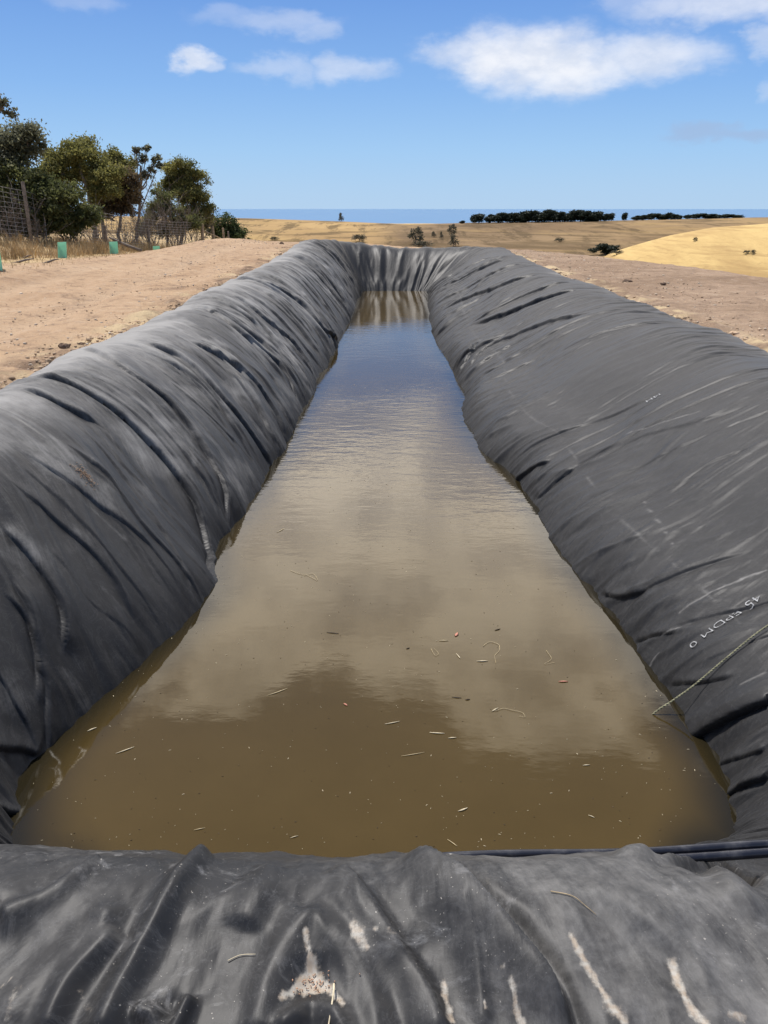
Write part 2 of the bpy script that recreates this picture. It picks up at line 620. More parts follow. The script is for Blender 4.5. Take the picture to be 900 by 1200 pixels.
rf = random.Random(21)
for side in (-1, 1):
    y = 2.9
    while y < 25.3:
        far_k = min(1.0, max(0.0, (y - 5) / 9))
        near_calm = (0.45 if side > 0 else 0.75) + 0.55 * far_k
        for rpt in range(1 if rf.random() < 0.6 else 2):
            yy = y + rf.uniform(0, 0.5)
            s_ = loop_s(side, yy)
            vtop = V[np.searchsorted(TS, s_) % NU, int(NV * 0.2)]
            a = rf.choice([-0.12, -0.05, 0.0, 0.1, 0.3, 0.55]) + rf.uniform(0, .1)
            c2_ = min(1.03, a + rf.uniform(0.45, 1.2))
            n_ = 5
            lean = rf.gauss(0.62 if side < 0 else -0.25, 0.35)          # towards the near end on the left, away from it on the right
            bow = rf.gauss(0.25, 0.2)
            pts = []
            for t in np.linspace(a, c2_, n_):
                dy = -lean * (t ** 1.35) + bow * 0.3 * math.sin(math.pi * t)
                ds = dy if side < 0 else -dy
                pts.append((s_ + ds + rf.gauss(0, .02), vtop * (1 - t)))
            if side > 0:
                pts = pts[::-1]
            hh = near_calm * 0.0065 * ((5.0 if side < 0 else 9.0) ** rf.random()) * (0.8 if side < 0 else 0.6) * (1 + 0.4 * far_k)
            if side > 0 and 3.3 < yy < 5.3:
                hh *= 0.2                               # the printed strip lies on a taut part of the sheet
            dist = math.hypot(yy, 2)
            fold_sv(pts, hh, rf.uniform(0.07, 0.30) * (0.8 + 0.6 * far_k), max(0.009, 0.0022 * dist), rf.uniform(0.1, 0.5), rf.uniform(0.12, 0.35), None, 0.5, -1.0 if side < 0 else 1.0)
        y += rf.uniform(0.10, 0.36) * (0.72 if side < 0 else 1.7) * (0.9 + 0.5 * far_k)

# left bank tucks
add_fold([(20, 460), (60, 470), (92, 485), (125, 502)], 0.055, 0.10, 0.028, 0.6, 'side', 0.3)
add_fold([(38, 444), (90, 455), (140, 485), (190, 530), (225, 580), (244, 640), (247, 690)], 0.060, 0.16, 0.022, 0.7, 'side', 0.1)
add_fold([(95, 412), (150, 440), (200, 480), (235, 525), (260, 580), (262, 625)], 0.050, 0.15, 0.022, 0.7, 'side', 0.1)
add_fold([(170, 402), (220, 430), (260, 470), (300, 515), (322, 548)], 0.055, 0.16, 0.024, 0.7, 'side', 0.1)
add_fold([(215, 398), (280, 440), (315, 478), (336, 520)], 0.06, 0.18, 0.030, 0.8, 'side', 0.15)
add_fold([(220, 358), (280, 390), (325, 425), (352, 480)], 0.05, 0.2, 0.035, 0.7, 'side', 0.15)
add_fold([(262, 345), (310, 372), (345, 400), (370, 440)], 0.06, 0.22, 0.04, 0.8, 'side', 0.15)
add_fold([(300, 330), (345, 350), (375, 385), (395, 405)], 0.07, 0.25, 0.05, 0.8, 'side', 0.15)
add_fold([(0, 612), (50, 672), (74, 718), (72, 770)], 0.035, 0.10, 0.022, 0.6, 'side', 0.15)
add_fold([(0, 690), (30, 722), (45, 765), (40, 830)], 0.028, 0.09, 0.03, 0.4, 'side', 0.2)
add_fold([(0, 520), (90, 570), (170, 632), (215, 700)], 0.022, 0.14, 0.05, 0.4, 'side', 0.25)
add_fold([(0, 560), (60, 600), (130, 670), (160, 740)], 0.024, 0.12, 0.05, 0.4, 'side', 0.25)
add_fold([(0, 872), (28, 876), (44, 884)], 0.030, 0.06, 0.02, 0.5, 'side', 0.05)
add_fold([(0, 944), (16, 950), (31, 958)], 0.030, 0.05, 0.015, 0.6, 'side', 0.05)
# right bank tucks
add_fold([(680, 341), (634, 352), (597, 364), (555, 380)], 0.085, 0.28, 0.05, 0.9, 'side', 0.15)
add_fold([(700, 366), (630, 384), (575, 408), (548, 440)], 0.05, 0.22, 0.045, 0.7, 'side', 0.2)
add_fold([(640, 322), (590, 335), (545, 352), (512, 372)], 0.07, 0.3, 0.06, 0.8, 'side', 0.2)
add_fold([(600, 305), (560, 318), (520, 338)], 0.07, 0.3, 0.08, 0.7, 'side', 0.2)
add_fold([(900, 826), (850, 845), (818, 862)], 0.050, 0.11, 0.018, 0.9, 'side', 0.0)
add_fold([(900, 916), (880, 923), (856, 934)], 0.034, 0.07, 0.014, 0.7, 'side', 0.0)
add_fold([(900, 880), (870, 888), (845, 897)], 0.018, 0.06, 0.02, 0.4, 'side', 0.1)
add_fold([(676, 546), (650, 562), (626, 588)], 0.038, 0.12, 0.03, 0.7, 'side', 0.2)
add_fold([(650, 540), (625, 552), (604, 566)], 0.035, 0.12, 0.03, 0.6, 'side', 0.2)
add_fold([(564, 402), (552, 420), (540, 442)], 0.06, 0.16, 0.05, 0.8, 'side', 0.2)
add_fold([(900, 470), (820, 496), (740, 520), (660, 560)], 0.014, 0.15, 0.07, 0.3, 'side', 0.3)
add_fold([(900, 640), (830, 662), (760, 690), (715, 712)], 0.016, 0.12, 0.05, 0.4, 'side', 0.3)
add_fold([(900, 520), (830, 545), (770, 590)], 0.014, 0.12, 0.06, 0.3, 'side', 0.3)
add_fold([(800, 740), (770, 745), (745, 752)], 0.022, 0.07, 0.025, 0.5, 'side', 0.2)
add_fold([(760, 690), (730, 700), (706, 694)], 0.022, 0.07, 0.025, 0.5, 'side', 0.2)
add_fold([(870, 790), (820, 800), (782, 800)], 0.018, 0.07, 0.03, 0.5, 'side', 0.2)
# near bank
add_fold([(240, 1006), (226, 1016), (192, 1070), (155, 1140), (112, 1230)], 0.028, 0.030, 0.032, 0.1, 'near', 0.06)
add_fold([(445, 1012), (500, 1022), (560, 1062), (606, 1108), (645, 1160), (675, 1230)], 0.046, 0.016, 0.085, 0.0, 'near', 0.22)
add_fold([(505, 1006), (560, 1042), (610, 1085), (655, 1145), (690, 1230)], -0.016, 0.022, 0.022, 0.0, 'near', 0.0)
add_fold([(395, 1020), (450, 1085), (500, 1155), (530, 1230)], 0.020, 0.014, 0.06, 0.3, 'near', 0.1)
add_fold([(320, 1016), (300, 1050), (285, 1090)], 0.012, 0.04, 0.04, 0.0, 'near', 0.1)
add_fold([(538, 1058), (556, 1120), (572, 1210)], 0.007, 0.010, 0.03, 0.2, 'near', 0.1)
add_fold([(356, 1062), (335, 1105), (312, 1160), (300, 1220)], 0.013, 0.040, 0.030, 0.0, 'near', 0.1)
add_fold([(352, 1064), (392, 1096), (425, 1145), (450, 1230)], 0.014, 0.030, 0.050, 0.0, 'near', 0.1)
add_fold([(362, 1120), (364, 1160), (366, 1200)], -0.014, 0.034, 0.034, 0.0, 'near', 0.2)
add_fold([(336, 1204), (360, 1180), (385, 1184), (402, 1212)], 0.020, 0.018, 0.024, 0.2, 'near', 0.0)
add_fold([(120, 1012), (60, 1046), (0, 1078)], 0.016, 0.035, 0.022, 0.3, 'near', 0.05)
add_fold([(150, 1060), (85, 1105), (30, 1165), (0, 1215)], 0.014, 0.03, 0.03, 0.2, 'near', 0.15)
add_fold([(140, 1092), (85, 1150), (50, 1220)], 0.020, 0.024, 0.03, 0.3, 'near', 0.1)
add_fold([(225, 1168), (212, 1200), (205, 1230)], 0.024, 0.015, 0.015, 0.3, 'near', 0.1)
add_fold([(170, 1190), (185, 1200), (190, 1230)], 0.026, 0.02, 0.02, 0.0, 'near', 0.0)
add_fold([(680, 1030), (760, 1080), (830, 1150), (870, 1220)], 0.012, 0.04, 0.03, 0.2, 'near', 0.15)
add_fold([(735, 1012), (800, 1030), (860, 1060), (910, 1095)], 0.018, 0.05, 0.03, 0.2, 'near', 0.05)
add_fold([(770, 1008), (840, 1024), (900, 1052)], 0.026, 0.02, 0.02, 0.3, 'near', 0.05)
H += side_near * (1 - under) * (0.010 * perlin(S * 5 + 3, V * 4 + 2) + 0.006 * perlin(S * 11 + 1.2 * perlin(S * 4, V * 4), V * 8 + 4) + 0.0045 * np.maximum(0, 1 - 3 * np.abs(perlin(S * 7 + 2 + 2.5 * V, V * 3 + 9))) * smooth(-0.1, 0.3, perlin(S * 2.2, V * 2 + 50)) + 0.003 * np.maximum(0, 1 - 3 * np.abs(perlin(S * 15 - 4 * V, V * 7 + 19))) * smooth(-0.1, 0.4, perlin(S * 3.1, V * 3 + 70)) + 0.0012 * fbm(S * 30, V * 22, 2))

TAN = np.roll(base, -1, 0) - np.roll(base, 1, 0)
TAN /= np.linalg.norm(TAN, axis=-1, keepdims=True)
LIN = base + NRM * H[..., None] + TAN * (TG * (1 - under))[..., None]
NRM2 = grid_normals(LIN)
if NRM2[:, NV // 3, 2].mean() < 0:
    NRM2 = -NRM2
flip = np.cross(np.gradient(LIN, axis=0), np.gradient(LIN, axis=1))[:, NV // 3, 2].mean() < 0

# ---- dust and dried mud that lie on the rubber
dust = 0.20 + 0.36 * fbm(S * 0.9, V * 0.7 + 4, 3)
dust += 0.48 * (1 - smooth(0.18, 0.50, vw)) * (1 - side_near) - 0.22 * is_right - 0.20 * is_right * smooth(0.25, 0.45, vw) - 0.16 * is_right * (1 - smooth(5.5, 9, Y0)) * smooth(0.3, 0.6, vw)
dust += 0.25 * (perlin(q * 7, V * 0.8 + 2) > 0.18) * perlin(q * 7, V * 0.8 + 2)
dust += (0.08 + 0.10 * smooth(5, 9, Y0)) * is_left + 0.34 * is_left * (1 - smooth(0.25, 0.7, vw)) + 0.30 * np.clip(DR, 0, 1.5) * (1 - smooth(0.7, 0.9, vw)) + 0.34 * is_left * smooth(0.0, 0.6, fbm(S * 1.7 + 9, V * 1.7, 4)) - 0.34 * smooth(0.60, 0.95, vw) * (1 - side_near)
dust -= 0.12 * is_right * (1 - smooth(13, 18, Y0)) * smooth(0.35, 0.5, vw)
dust += 0.03 * side_near - 0.55 * smooth(22, 25, Y0)
mud = np.zeros_like(S)


def blot(poly, w, amt, arr, near=None):
    """a worn or muddy streak along a polyline on the bank, w metres half width"""
    pts = np.array([sv_of(a, b, near) for a, b in poly])
    sel = (S > pts[:, 0].min() - 4 * w) & (S < pts[:, 0].max() + 4 * w) & (V > pts[:, 1].min() - 4 * w) & (V < pts[:, 1].max() + 4 * w)
    ps, pv = S[sel], V[sel]
    best = np.full(ps.shape, 1e9)
    if len(pts) == 1:
        best = np.hypot(ps - pts[0, 0], pv - pts[0, 1])
    for a, b in zip(pts[:-1], pts[1:]):
        d = b - a
        t = np.clip(((ps - a[0]) * d[0] + (pv - a[1]) * d[1]) / ((d ** 2).sum() + 1e-12), 0, 1)
        best = np.minimum(best, np.hypot(ps - a[0] - t * d[0], pv - a[1] - t * d[1]))
    best = best * (1 + 0.6 * perlin(ps * 30, pv * 30) + 0.4 * perlin(ps * 70, pv * 70))
    arr[sel] = np.maximum(arr[sel], amt * np.clip(1.25 - best / w, 0, 1))


for poly, w, a in [
        ([(358, 1096), (364, 1130)], 0.012, 0.9), ([(364, 1125), (366, 1150)], 0.020, 1.2), ([(362, 1135), (342, 1164), (330, 1172)], 0.012, 1.1), ([(366, 1135), (385, 1160), (402, 1180)], 0.013, 1.1), ([(350, 1155), (385, 1158)], 0.013, 1.2),
        ([(520, 1164)], 0.008, 1.0), ([(527, 1184)], 0.010, 1.0), ([(529, 1196)], 0.008, 1.0), ([(672, 1106)], 0.01, 0.9), ([(657, 1172)], 0.006, 0.9), ([(440, 1094)], 0.012, 0.8),
        ([(414, 1092), (430, 1112)], 0.018, 0.8), ([(456, 1094), (462, 1100)], 0.010, 0.6), ([(668, 1100), (690, 1140), (712, 1175), (736, 1205)], 0.014, 1.0),
        ([(788, 1128), (796, 1160), (812, 1185), (826, 1205)], 0.016, 1.0), ([(856, 1188), (868, 1198)], 0.012, 0.9), ([(522, 1150), (524, 1172)], 0.008, 0.9),
        ([(526, 1180), (530, 1200)], 0.010, 0.9), ([(566, 1178), (569, 1186)], 0.007, 0.9), ([(598, 1160), (606, 1190), (616, 1206)], 0.011, 0.9), ([(590, 1145)], 0.008, 0.7),
        ([(570, 1030), (574, 1036)], 0.012, 0.4), ([(12, 1142)], 0.006, 0.7), ([(4, 1156)], 0.006, 0.8), ([(18, 1160), (8, 1200)], 0.014, 0.5), ([(95, 1165), (110, 1190)], 0.012, 0.4)]:
    blot(poly, w * 0.8, a, mud, 'near')
for poly, w, a in [
        ([(590, 425), (640, 500), (690, 560), (760, 640), (830, 700), (870, 735)], 0.008, 0.40), ([(760, 640), (800, 660)], 0.010, 0.25), ([(845, 692), (880, 676), (900, 668)], 0.012, 0.8),
        ([(800, 720), (850, 690)], 0.010, 0.6), ([(735, 512), (780, 498), (820, 484)], 0.010, 0.7), ([(755, 588), (790, 640)], 0.007, 0.6), ([(645, 420), (690, 405)], 0.012, 0.4),
        ([(760, 790), (775, 768)], 0.008, 0.6), ([(780, 745), (800, 738)], 0.008, 0.6), ([(870, 806), (900, 792)], 0.012, 0.5), ([(540, 350), (560, 400), (590, 425)], 0.03, 0.3),
        ([(105, 592), (150, 632)], 0.02, 0.4), ([(215, 500), (225, 545)], 0.05, 0.5), ([(160, 470), (200, 520)], 0.08, 0.4), ([(120, 690), (150, 720)], 0.02, 0.3)]:
    blot(poly, w, a, dust, 'side')
blot([(84, 548), (96, 558), (110, 569)], 0.03, 0.55, mud, 'side')

fac = grid_faces(NU, NV, True)
if flip:
    fac = fac[:, ::-1]
me = mesh_from('pond_liner', LIN.reshape(-1, 3), fac)
set_vec(me, 'sheet', np.stack([S, V, S * 0], -1).reshape(-1, 3))
set_vec(me, 'fold', np.stack([q, V, S * 0], -1).reshape(-1, 3))
set_attr(me, 'dust', np.clip(dust, 0, 1.2))
set_attr(me, 'mud', mud)
set_attr(me, 'close', side_near)
set_attr(me, 'nearbank', side_near * smooth(-0.4, 0.5, fbm(S * 2.2 + 7, V * 2.2, 3)))

m_liner, nt, b = new_mat('weathered black rubber')
N = NT(nt)
sheet, fold = N.attr('sheet', 1), N.attr('fold', 1)
streak = N.noise(N.mapping(fold, (26, 3.2, 1)), 1.0, 5, 0.6)
blotch = N.noise(sheet, 3.0, 6, 0.62, 0.6)
grain = N.noise(sheet, 55.0, 5, 0.65)
fleck = N.noise(sheet, 180.0, 3, 0.6)
d = N.math('ADD', N.attr('dust'), N.math('MULTIPLY', N.math('SUBTRACT', streak, 0.5), N.math('SUBTRACT', 0.62, N.math('MULTIPLY', N.attr('close'), 0.30))))
d = N.math('ADD', d, N.math('MULTIPLY', N.math('SUBTRACT', blotch, 0.5), 0.75))
d = N.math('ADD', d, N.math('MULTIPLY', N.math('SUBTRACT', grain, 0.5), 0.35))
hair = N.noise(N.mapping(fold, (105, 11, 1), (0, 0, 0)), 1.0, 4, 0.65)
d = N.math('ADD', d, N.math('MULTIPLY', N.math('SUBTRACT', hair, 0.5), N.math('SUBTRACT', 0.50, N.math('MULTIPLY', N.attr('close'), 0.28))))
blo2 = N.noise(sheet, 12.0, 7, 0.72, 0.4)
d = N.math('ADD', d, N.math('MULTIPLY', N.math('SUBTRACT', blo2, 0.5), 0.45))
nb = N.noise(sheet, 9.0, 7, 0.72, 0.5)
d = N.math('ADD', d, N.math('MULTIPLY', N.math('MULTIPLY', N.math('SUBTRACT', nb, 0.5), N.attr('close')), 0.75))
d = N.ramp(d, 0.05, 1.35)
c = N.mix(d, (0.0195, 0.019, 0.0190), (0.245, 0.236, 0.222))
c = N.mix(N.math('MULTIPLY', N.ramp(fleck, 0.66, 0.74), 0.30), c, (0.30, 0.29, 0.28))
wisp = N.noise(N.mapping(sheet, (7, 7, 1)), 1.0, 6, 0.7, 1.6)
c = N.mix(N.math('MULTIPLY', N.math('SUBTRACT', 1.0, N.ramp(N.math('ABSOLUTE', N.math('SUBTRACT', wisp, 0.5)), 0.0, 0.02)), 0.06), c, (0.28, 0.28, 0.28))
scf = N.noise(N.mapping(sheet, (10, 14, 1), (0, 0, R(25))), 1.0, 7, 0.72, 0.8)
c = N.mix(N.math('MULTIPLY', N.math('MULTIPLY', N.ramp(scf, 0.53, 0.72), N.attr('nearbank')), 0.55), c, (0.27, 0.265, 0.26))
c = N.mix(N.math('MULTIPLY', N.math('MULTIPLY', N.ramp(N.noise(sheet, 130, 2, 0.5), 0.69, 0.74), N.attr('nearbank')), 0.7), c, (0.48, 0.44, 0.38))
mm = N.math('ADD', N.attr('mud'), N.math('MULTIPLY', N.math('SUBTRACT', N.noise(sheet, 70, 6, 0.75), 0.5), 1.5))
mudc = N.mix(N.ramp(N.noise(sheet, 60, 4), 0.35, 0.65), (0.42, 0.39, 0.335), (0.37, 0.30, 0.225))
c = N.mix(N.math('MULTIPLY', N.math('MULTIPLY', N.ramp(mm, 0.25, 1.1), 0.9), N.ramp(N.attr('mud'), 0.02, 0.2)), c, mudc)
N.set(b.inputs['Base Color'], c)
N.set(b.inputs['Roughness'], N.math('ADD', 0.50, N.math('MULTIPLY', d, 0.28)))
b.inputs['Specular IOR Level'].default_value = 0.30
hb = N.math('ADD', N.math('MULTIPLY', N.noise(N.mapping(fold, (22, 3.0, 1)), 1.0, 4, 0.55), 0.012), N.math('ADD', N.math('MULTIPLY', hair, 0.0014), N.math('MULTIPLY', grain, 0.0013)))
N.set(b.inputs['Normal'], N.bump(hb, 0.36, 1.0))

liner = link('pond_liner', me, m_liner)
tag(liner, 'black rubber sheet lining the long pond, wrinkled over its banks and dusty at the crest', 'pond liner')

# ---- printed lettering on the right bank
m_print = simple_mat('worn white print', (0.29, 0.29, 0.29), 0.8, 0.4, 40)
j_of = np.arange(NV)


def surf_at(s, v, lift=0.003):
    i = np.searchsorted(TS, s) - 1
    i = int(np.clip(i, 0, NU - 2))
    fu = (s - TS[i]) / (TS[i + 1] - TS[i])
    fv = np.interp(v, V[i], j_of)
    j = int(np.clip(fv, 0, NV - 2))
    g = fv - j
    p = (LIN[i, j] * (1 - fu) + LIN[i + 1, j] * fu) * (1 - g) + (LIN[i, j + 1] * (1 - fu) + LIN[i + 1, j + 1] * fu) * g
    return p + NRM2[i, j] * lift


def letter(text, p0, p1, height, parent, name):
    s0, v0 = sv_of(*p0, 'side')
    s1, v1 = sv_of(*p1, 'side')
    cu = bpy.data.curves.new('lettering', 'FONT')
    cu.body = text
    cu.size = 1.0
    cu.resolution_u = 3
    cu.offset = -0.012
    to = bpy.data.objects.new('lettering', cu)
    COL.objects.link(to)
    dg = bpy.context.evaluated_depsgraph_get()
    dg.update()
    tm = bpy.data.meshes.new_from_object(to.evaluated_get(dg))
    bpy.data.objects.remove(to)
    bm = bmesh.new()
    bm.from_mesh(tm)
    bmesh.ops.triangulate(bm, faces=bm.faces[:])
    for _ in range(4):
        bmesh.ops.subdivide_edges(bm, edges=[e for e in bm.edges if e.calc_length() > 0.08], cuts=1)
        bmesh.ops.triangulate(bm, faces=bm.faces[:])
    w = max(v.co.x for v in bm.verts)
    L = math.hypot(s1 - s0, v1 - v0)
    ds, dv = (s1 - s0) / L, (v1 - v0) / L
    us, uv = dv, -ds                       # text "up": towards the near end of the bank
    for v in bm.verts:
        tx, ty = v.co.x / w * L, v.co.y * height
        v.co = Vector(surf_at(s0 + ds * tx + us * ty, v0 + dv * tx + uv * ty, 0.007))
    m2 = bpy.data.meshes.new(name)
    bm.to_mesh(m2)
    bm.free()
    return link(name, m2, m_print, parent, False)


o = letter('45 EPDM 0', (889, 701), (809, 760), 0.062, liner, 'printed_lettering')
o['label'] = 'faint white letters and numerals printed on the lower right slope'
o = letter('I4H', (773, 463), (757, 471), 0.085, liner, 'printed_lettering')
o['label'] = 'small white printed mark halfway up the right slope'

# ------------------------------------------------------------------ ground
OUT = np.array([rows[i, 2, :2] for i in range(0, NU, 6)])     # hem line of the sheet


def inside_dist(x, y, poly):
    """signed distance: positive inside the polygon"""
    x, y = x.ravel(), y.ravel()
    ins = np.zeros(x.shape, bool)
    best = np.full(x.shape, 1e9)
    n = len(poly)
    for i in range(n):
        a, c2 = poly[i], poly[(i + 1) % n]
        cond = ((a[1] > y) != (c2[1] > y))
        with np.errstate(divide='ignore', invalid='ignore'):
            xx = (c2[0] - a[0]) * (y - a[1]) / (c2[1] - a[1]) + a[0]
        ins ^= cond & (x < xx)
        d = c2 - a
        t = np.clip(((x - a[0]) * d[0] + (y - a[1]) * d[1]) / ((d ** 2).sum() + 1e-12), 0, 1)
        best = np.minimum(best, np.hypot(x - a[0] - t * d[0], y - a[1] - t * d[1]))
    return np.where(ins, best, -best)


def platform(x, y):
    """level of the worked dirt and the grass strip"""
    zl = np.interp(y, [-5, 2, 5.7, 9.4, 13.2, 19.6, 25.7, 31], [0.95, 1.06, 1.08, 1.10, 1.14, 1.22, 1.34, 1.22])
    zr = np.interp(y, [-5, 2, 7.5, 16.8, 25.5, 31], [0.9, 1.02, 1.07, 1.11, 1.12, 1.10])
    f = smooth(-1.5, 2.0, x)
    z = zl * (1 - f) + zr * f
    # grass bank rising to the left by the fence, sinking with distance
    zg = np.interp(y, [0, 15, 21, 27, 33, 45], [1.5, 1.40, 1.22, 1.02, 0.80, 0.55])
    fl = smooth(-5.2, -7.6, x)
    z = z * (1 - fl) + zg * fl
    z = z + smooth(-8.6, -11.5, x) * np.interp(y, [10, 24, 45], [0.5, 0.42, 0.1])
    # spoil mound between
    z = z + 0.16 * np.exp(-((x + 5.3) / 1.4) ** 2) * smooth(14, 22, y) * (1 - smooth(28, 33, y))
    # falls away past the far end and on the right
    yf = np.interp(x, [-30, -10, -6, -3, 2, 5, 7, 12], [70, 60, 34, 30, 28.8, 27.5, 24, 14])
    drop = np.maximum(0, y - yf)
    xe = np.interp(y, [0, 12, 16, 20, 24, 28], [8.6, 8.0, 7.5, 6.9, 5.8, 4.4])
    dropx = np.maximum(0, x - xe)
    k = 0.42
    z = z - k * (np.sqrt(drop ** 2 + 1.0) - 1.0) - 0.50 * (np.sqrt(dropx ** 2 + 0.6) - 0.77)
    return z


def polar(rs, az, cx=0.0, cy=0.0):
    Rr, A = np.meshgrid(rs, az, indexing='ij')
    return cx + Rr * np.sin(A), cy + Rr * np.cos(A), Rr, A


rs = np.concatenate([np.linspace(0.2, 4, 40), 4 * (1.0105 ** np.arange(1, 270))])
rs = rs[rs < 66]
az = np.concatenate([np.radians(np.arange(-180, -36, 3.0)), np.radians(np.arange(-36, 36, 0.16)), np.radians(np.arange(36, 180.1, 3.0))])
gx, gy, GR, GA = polar(rs, az)
gz = platform(gx, gy)
sd = inside_dist(gx, gy, OUT).reshape(gx.shape)
rough = 0.020 * fbm(gx * 0.9, gy * 0.9, 4) + 0.014 * fbm(gx * 4, gy * 4, 3) * (1 - smooth(25, 45, GR))
berm = np.exp(-((sd + 0.32) / 0.22) ** 2)
gz = gz + rough + berm * np.maximum(0.10 * fbm(gx * 1.3 + 4, gy * 1.3, 4), -0.02)
# wheel tracks along the pond on the left
tr = np.exp(-((gx + 4.35) / 0.22) ** 2) + np.exp(-((gx + 6.0) / 0.22) ** 2)
gz = gz - 0.045 * tr * smooth(2, 6, gy)
inn = np.maximum(0, sd - 0.02)
gz = np.where(sd > 0.02, np.maximum(gz - 0.05 - 2.6 * inn, -1.2), gz - 0.02 * smooth(-0.25, 0.02, sd))
me = mesh_from('ground', np.stack([gx, gy, gz], -1).reshape(-1, 3), grid_faces(len(rs), len(az))[:, ::-1])
grass = np.clip(smooth(-6.9, -8.2, gx + 0.5 * fbm(gx * 0.5, gy * 0.5, 3)) + smooth(32, 40, gy), 0, 1)
rim = np.exp(-((sd + 0.25) / 0.25) ** 2)
set_attr(me, 'grass', grass)
set_attr(me, 'rim', rim)
set_attr(me, 'redder', smooth(0, 4, gx))
set_attr(me, 'track', tr * smooth(2, 6, gy) * (0.6 + 0.4 * np.clip(fbm(gx * 0.7, gy * 0.5, 3), -1, 1)))
m_ground, nt, b = new_mat('bare dirt')
N = NT(nt)
co = N.coord()
n1 = N.noise(co, 0.55, 6, 0.6)
n2 = N.noise(co, 5.0, 6, 0.65)
n3 = N.noise(co, 38.0, 4, 0.7)
n4 = N.noise(N.mapping(co, (1.6, 0.16, 1), (0, 0, R(-8))), 1.0, 5, 0.6)
c = N.mix(N.ramp(n1, 0.32, 0.68), (0.320, 0.208, 0.124), (0.415, 0.285, 0.176))
c = N.mix(N.ramp(n4, 0.42, 0.66), c, (0.40, 0.275, 0.172))
red = N.mix(N.ramp(n1, 0.3, 0.7), (0.205, 0.140, 0.092), (0.295, 0.210, 0.145))
c = N.mix(N.math('MULTIPLY', N.attr('redder'), 0.85), c, red)
c = N.mix(N.math('MULTIPLY', N.ramp(n2, 0.52, 0.74), 0.55), c, (0.43, 0.33, 0.24))
c = N.mix(N.math('MULTIPLY', N.ramp(n2, 0.50, 0.30), 0.6), c, (0.155, 0.105, 0.075))
n6 = N.noise(co, 1.3, 7, 0.7, 0.8)
c = N.mix(N.math('MULTIPLY', N.ramp(n6, 0.56, 0.68), 0.6), c, (0.150, 0.098, 0.066))
c = N.mix(N.math('MULTIPLY', N.ramp(n6, 0.44, 0.32), 0.5), c, (0.46, 0.34, 0.23))
c = N.mix(N.math('MULTIPLY', N.attr('track'), 0.45), c, (0.44, 0.325, 0.22))
rimf = N.math('MULTIPLY', N.attr('rim'), N.ramp(N.noise(co, 2.2, 5, 0.65), 0.42, 0.58))
c = N.mix(rimf, c, N.mix(N.ramp(N.noise(co, 1.1, 3), 0.45, 0.6), (0.13, 0.085, 0.058), (0.46, 0.35, 0.21)))
c = N.mix(N.math('MULTIPLY', N.ramp(n3, 0.60, 0.72), 0.6), c, (0.50, 0.41, 0.32))
c = N.mix(N.math('MULTIPLY', N.ramp(n3, 0.42, 0.30), 0.7), c, (0.11, 0.075, 0.055))
gcol = N.mix(N.ramp(N.noise(co, 1.7, 6, 0.7), 0.35, 0.65), (0.30, 0.20, 0.10), (0.48, 0.36, 0.19))
c = N.mix(N.math('MULTIPLY', N.attr('grass'), N.ramp(N.noise(co, 1.0, 5, 0.7), 0.25, 0.55)), c, gcol)
N.set(b.inputs['Base Color'], c)
b.inputs['Roughness'].default_value = 0.95
b.inputs['Specular IOR Level'].default_value = 0.1
N.set(b.inputs['Normal'], N.bump(N.math('ADD', N.math('MULTIPLY', n3, 0.02), N.math('MULTIPLY', n2, 0.05)), 0.9, 1.0))
ground = link('ground', me, m_ground)
ground['kind'] = 'structure'


def gnd(x, y):
    return float(platform(np.array([x], float), np.array([y], float))[0])


# ------------------------------------------------------------------ hills and sea
rs2 = np.concatenate([20 * (1.016 ** np.arange(0, 290))])
rs2 = rs2[rs2 < 1900]
az2 = np.concatenate([np.radians(np.arange(-180, -34, 4.0)), np.radians(np.arange(-34, 34, 0.25)), np.radians(np.arange(34, 180.1, 4.0))])
hx, hy, HR, HA = polar(rs2, az2)
pxs = 450 + FPX * np.tan(np.clip(HA, -1.3, 1.3)) / CP      # picture column of each bearing at the horizon


def dep(py):
    return PITCH - np.arctan((600 - py) / FPX)


ridge_py = np.interp(pxs, [-200, 0, 200, 290, 400, 480, 553, 700, 865, 950, 1200], [250, 251, 254, 256, 260, 264, 261.5, 259, 254.5, 253, 250])
RIDGE = 430.0
z_ridge = EYE - RIDGE * np.tan(dep(ridge_py))
spur_py = np.interp(pxs, [560, 640, 700, 720, 745, 790, 840, 900, 960, 1100], [480, 380, 309, 297, 289, 276, 267, 261, 257, 250])
SPUR = 150.0
z_spur = EYE - SPUR * np.tan(dep(spur_py))
z_val = -16 + 4.0 * smooth(650, 900, pxs)
z_start = -6.0
zz = np.interp(HR.ravel(), [20, 75], [0, 1]).reshape(HR.shape)
valley = z_start * (1 - zz) + z_val * zz
# far hill
hill = z_val + (z_ridge - z_val) * smooth(120, RIDGE, HR) ** 0.85
hill = np.where(HR > RIDGE, z_ridge - 0.0012 * (HR - RIDGE) ** 1.6, hill)
hill = hill + 1.6 * fbm(hx * 0.012, hy * 0.012, 3) * smooth(120, 200, HR) * (1 - smooth(330, 430, HR)) + 0.35 * fbm(hx * 0.05, hy * 0.05, 3) * smooth(100, 200, HR) * (1 - smooth(380, 430, HR))
# golden spur on the right
prof = np.where(HR < SPUR, smooth(40, SPUR, HR) ** 1.3, 1 - smooth(SPUR, 300, HR))
spur = -30 + (z_spur + 30) * prof
spur = spur + 0.5 * fbm(hx * 0.03, hy * 0.03, 3) * smooth(60, 90, HR)
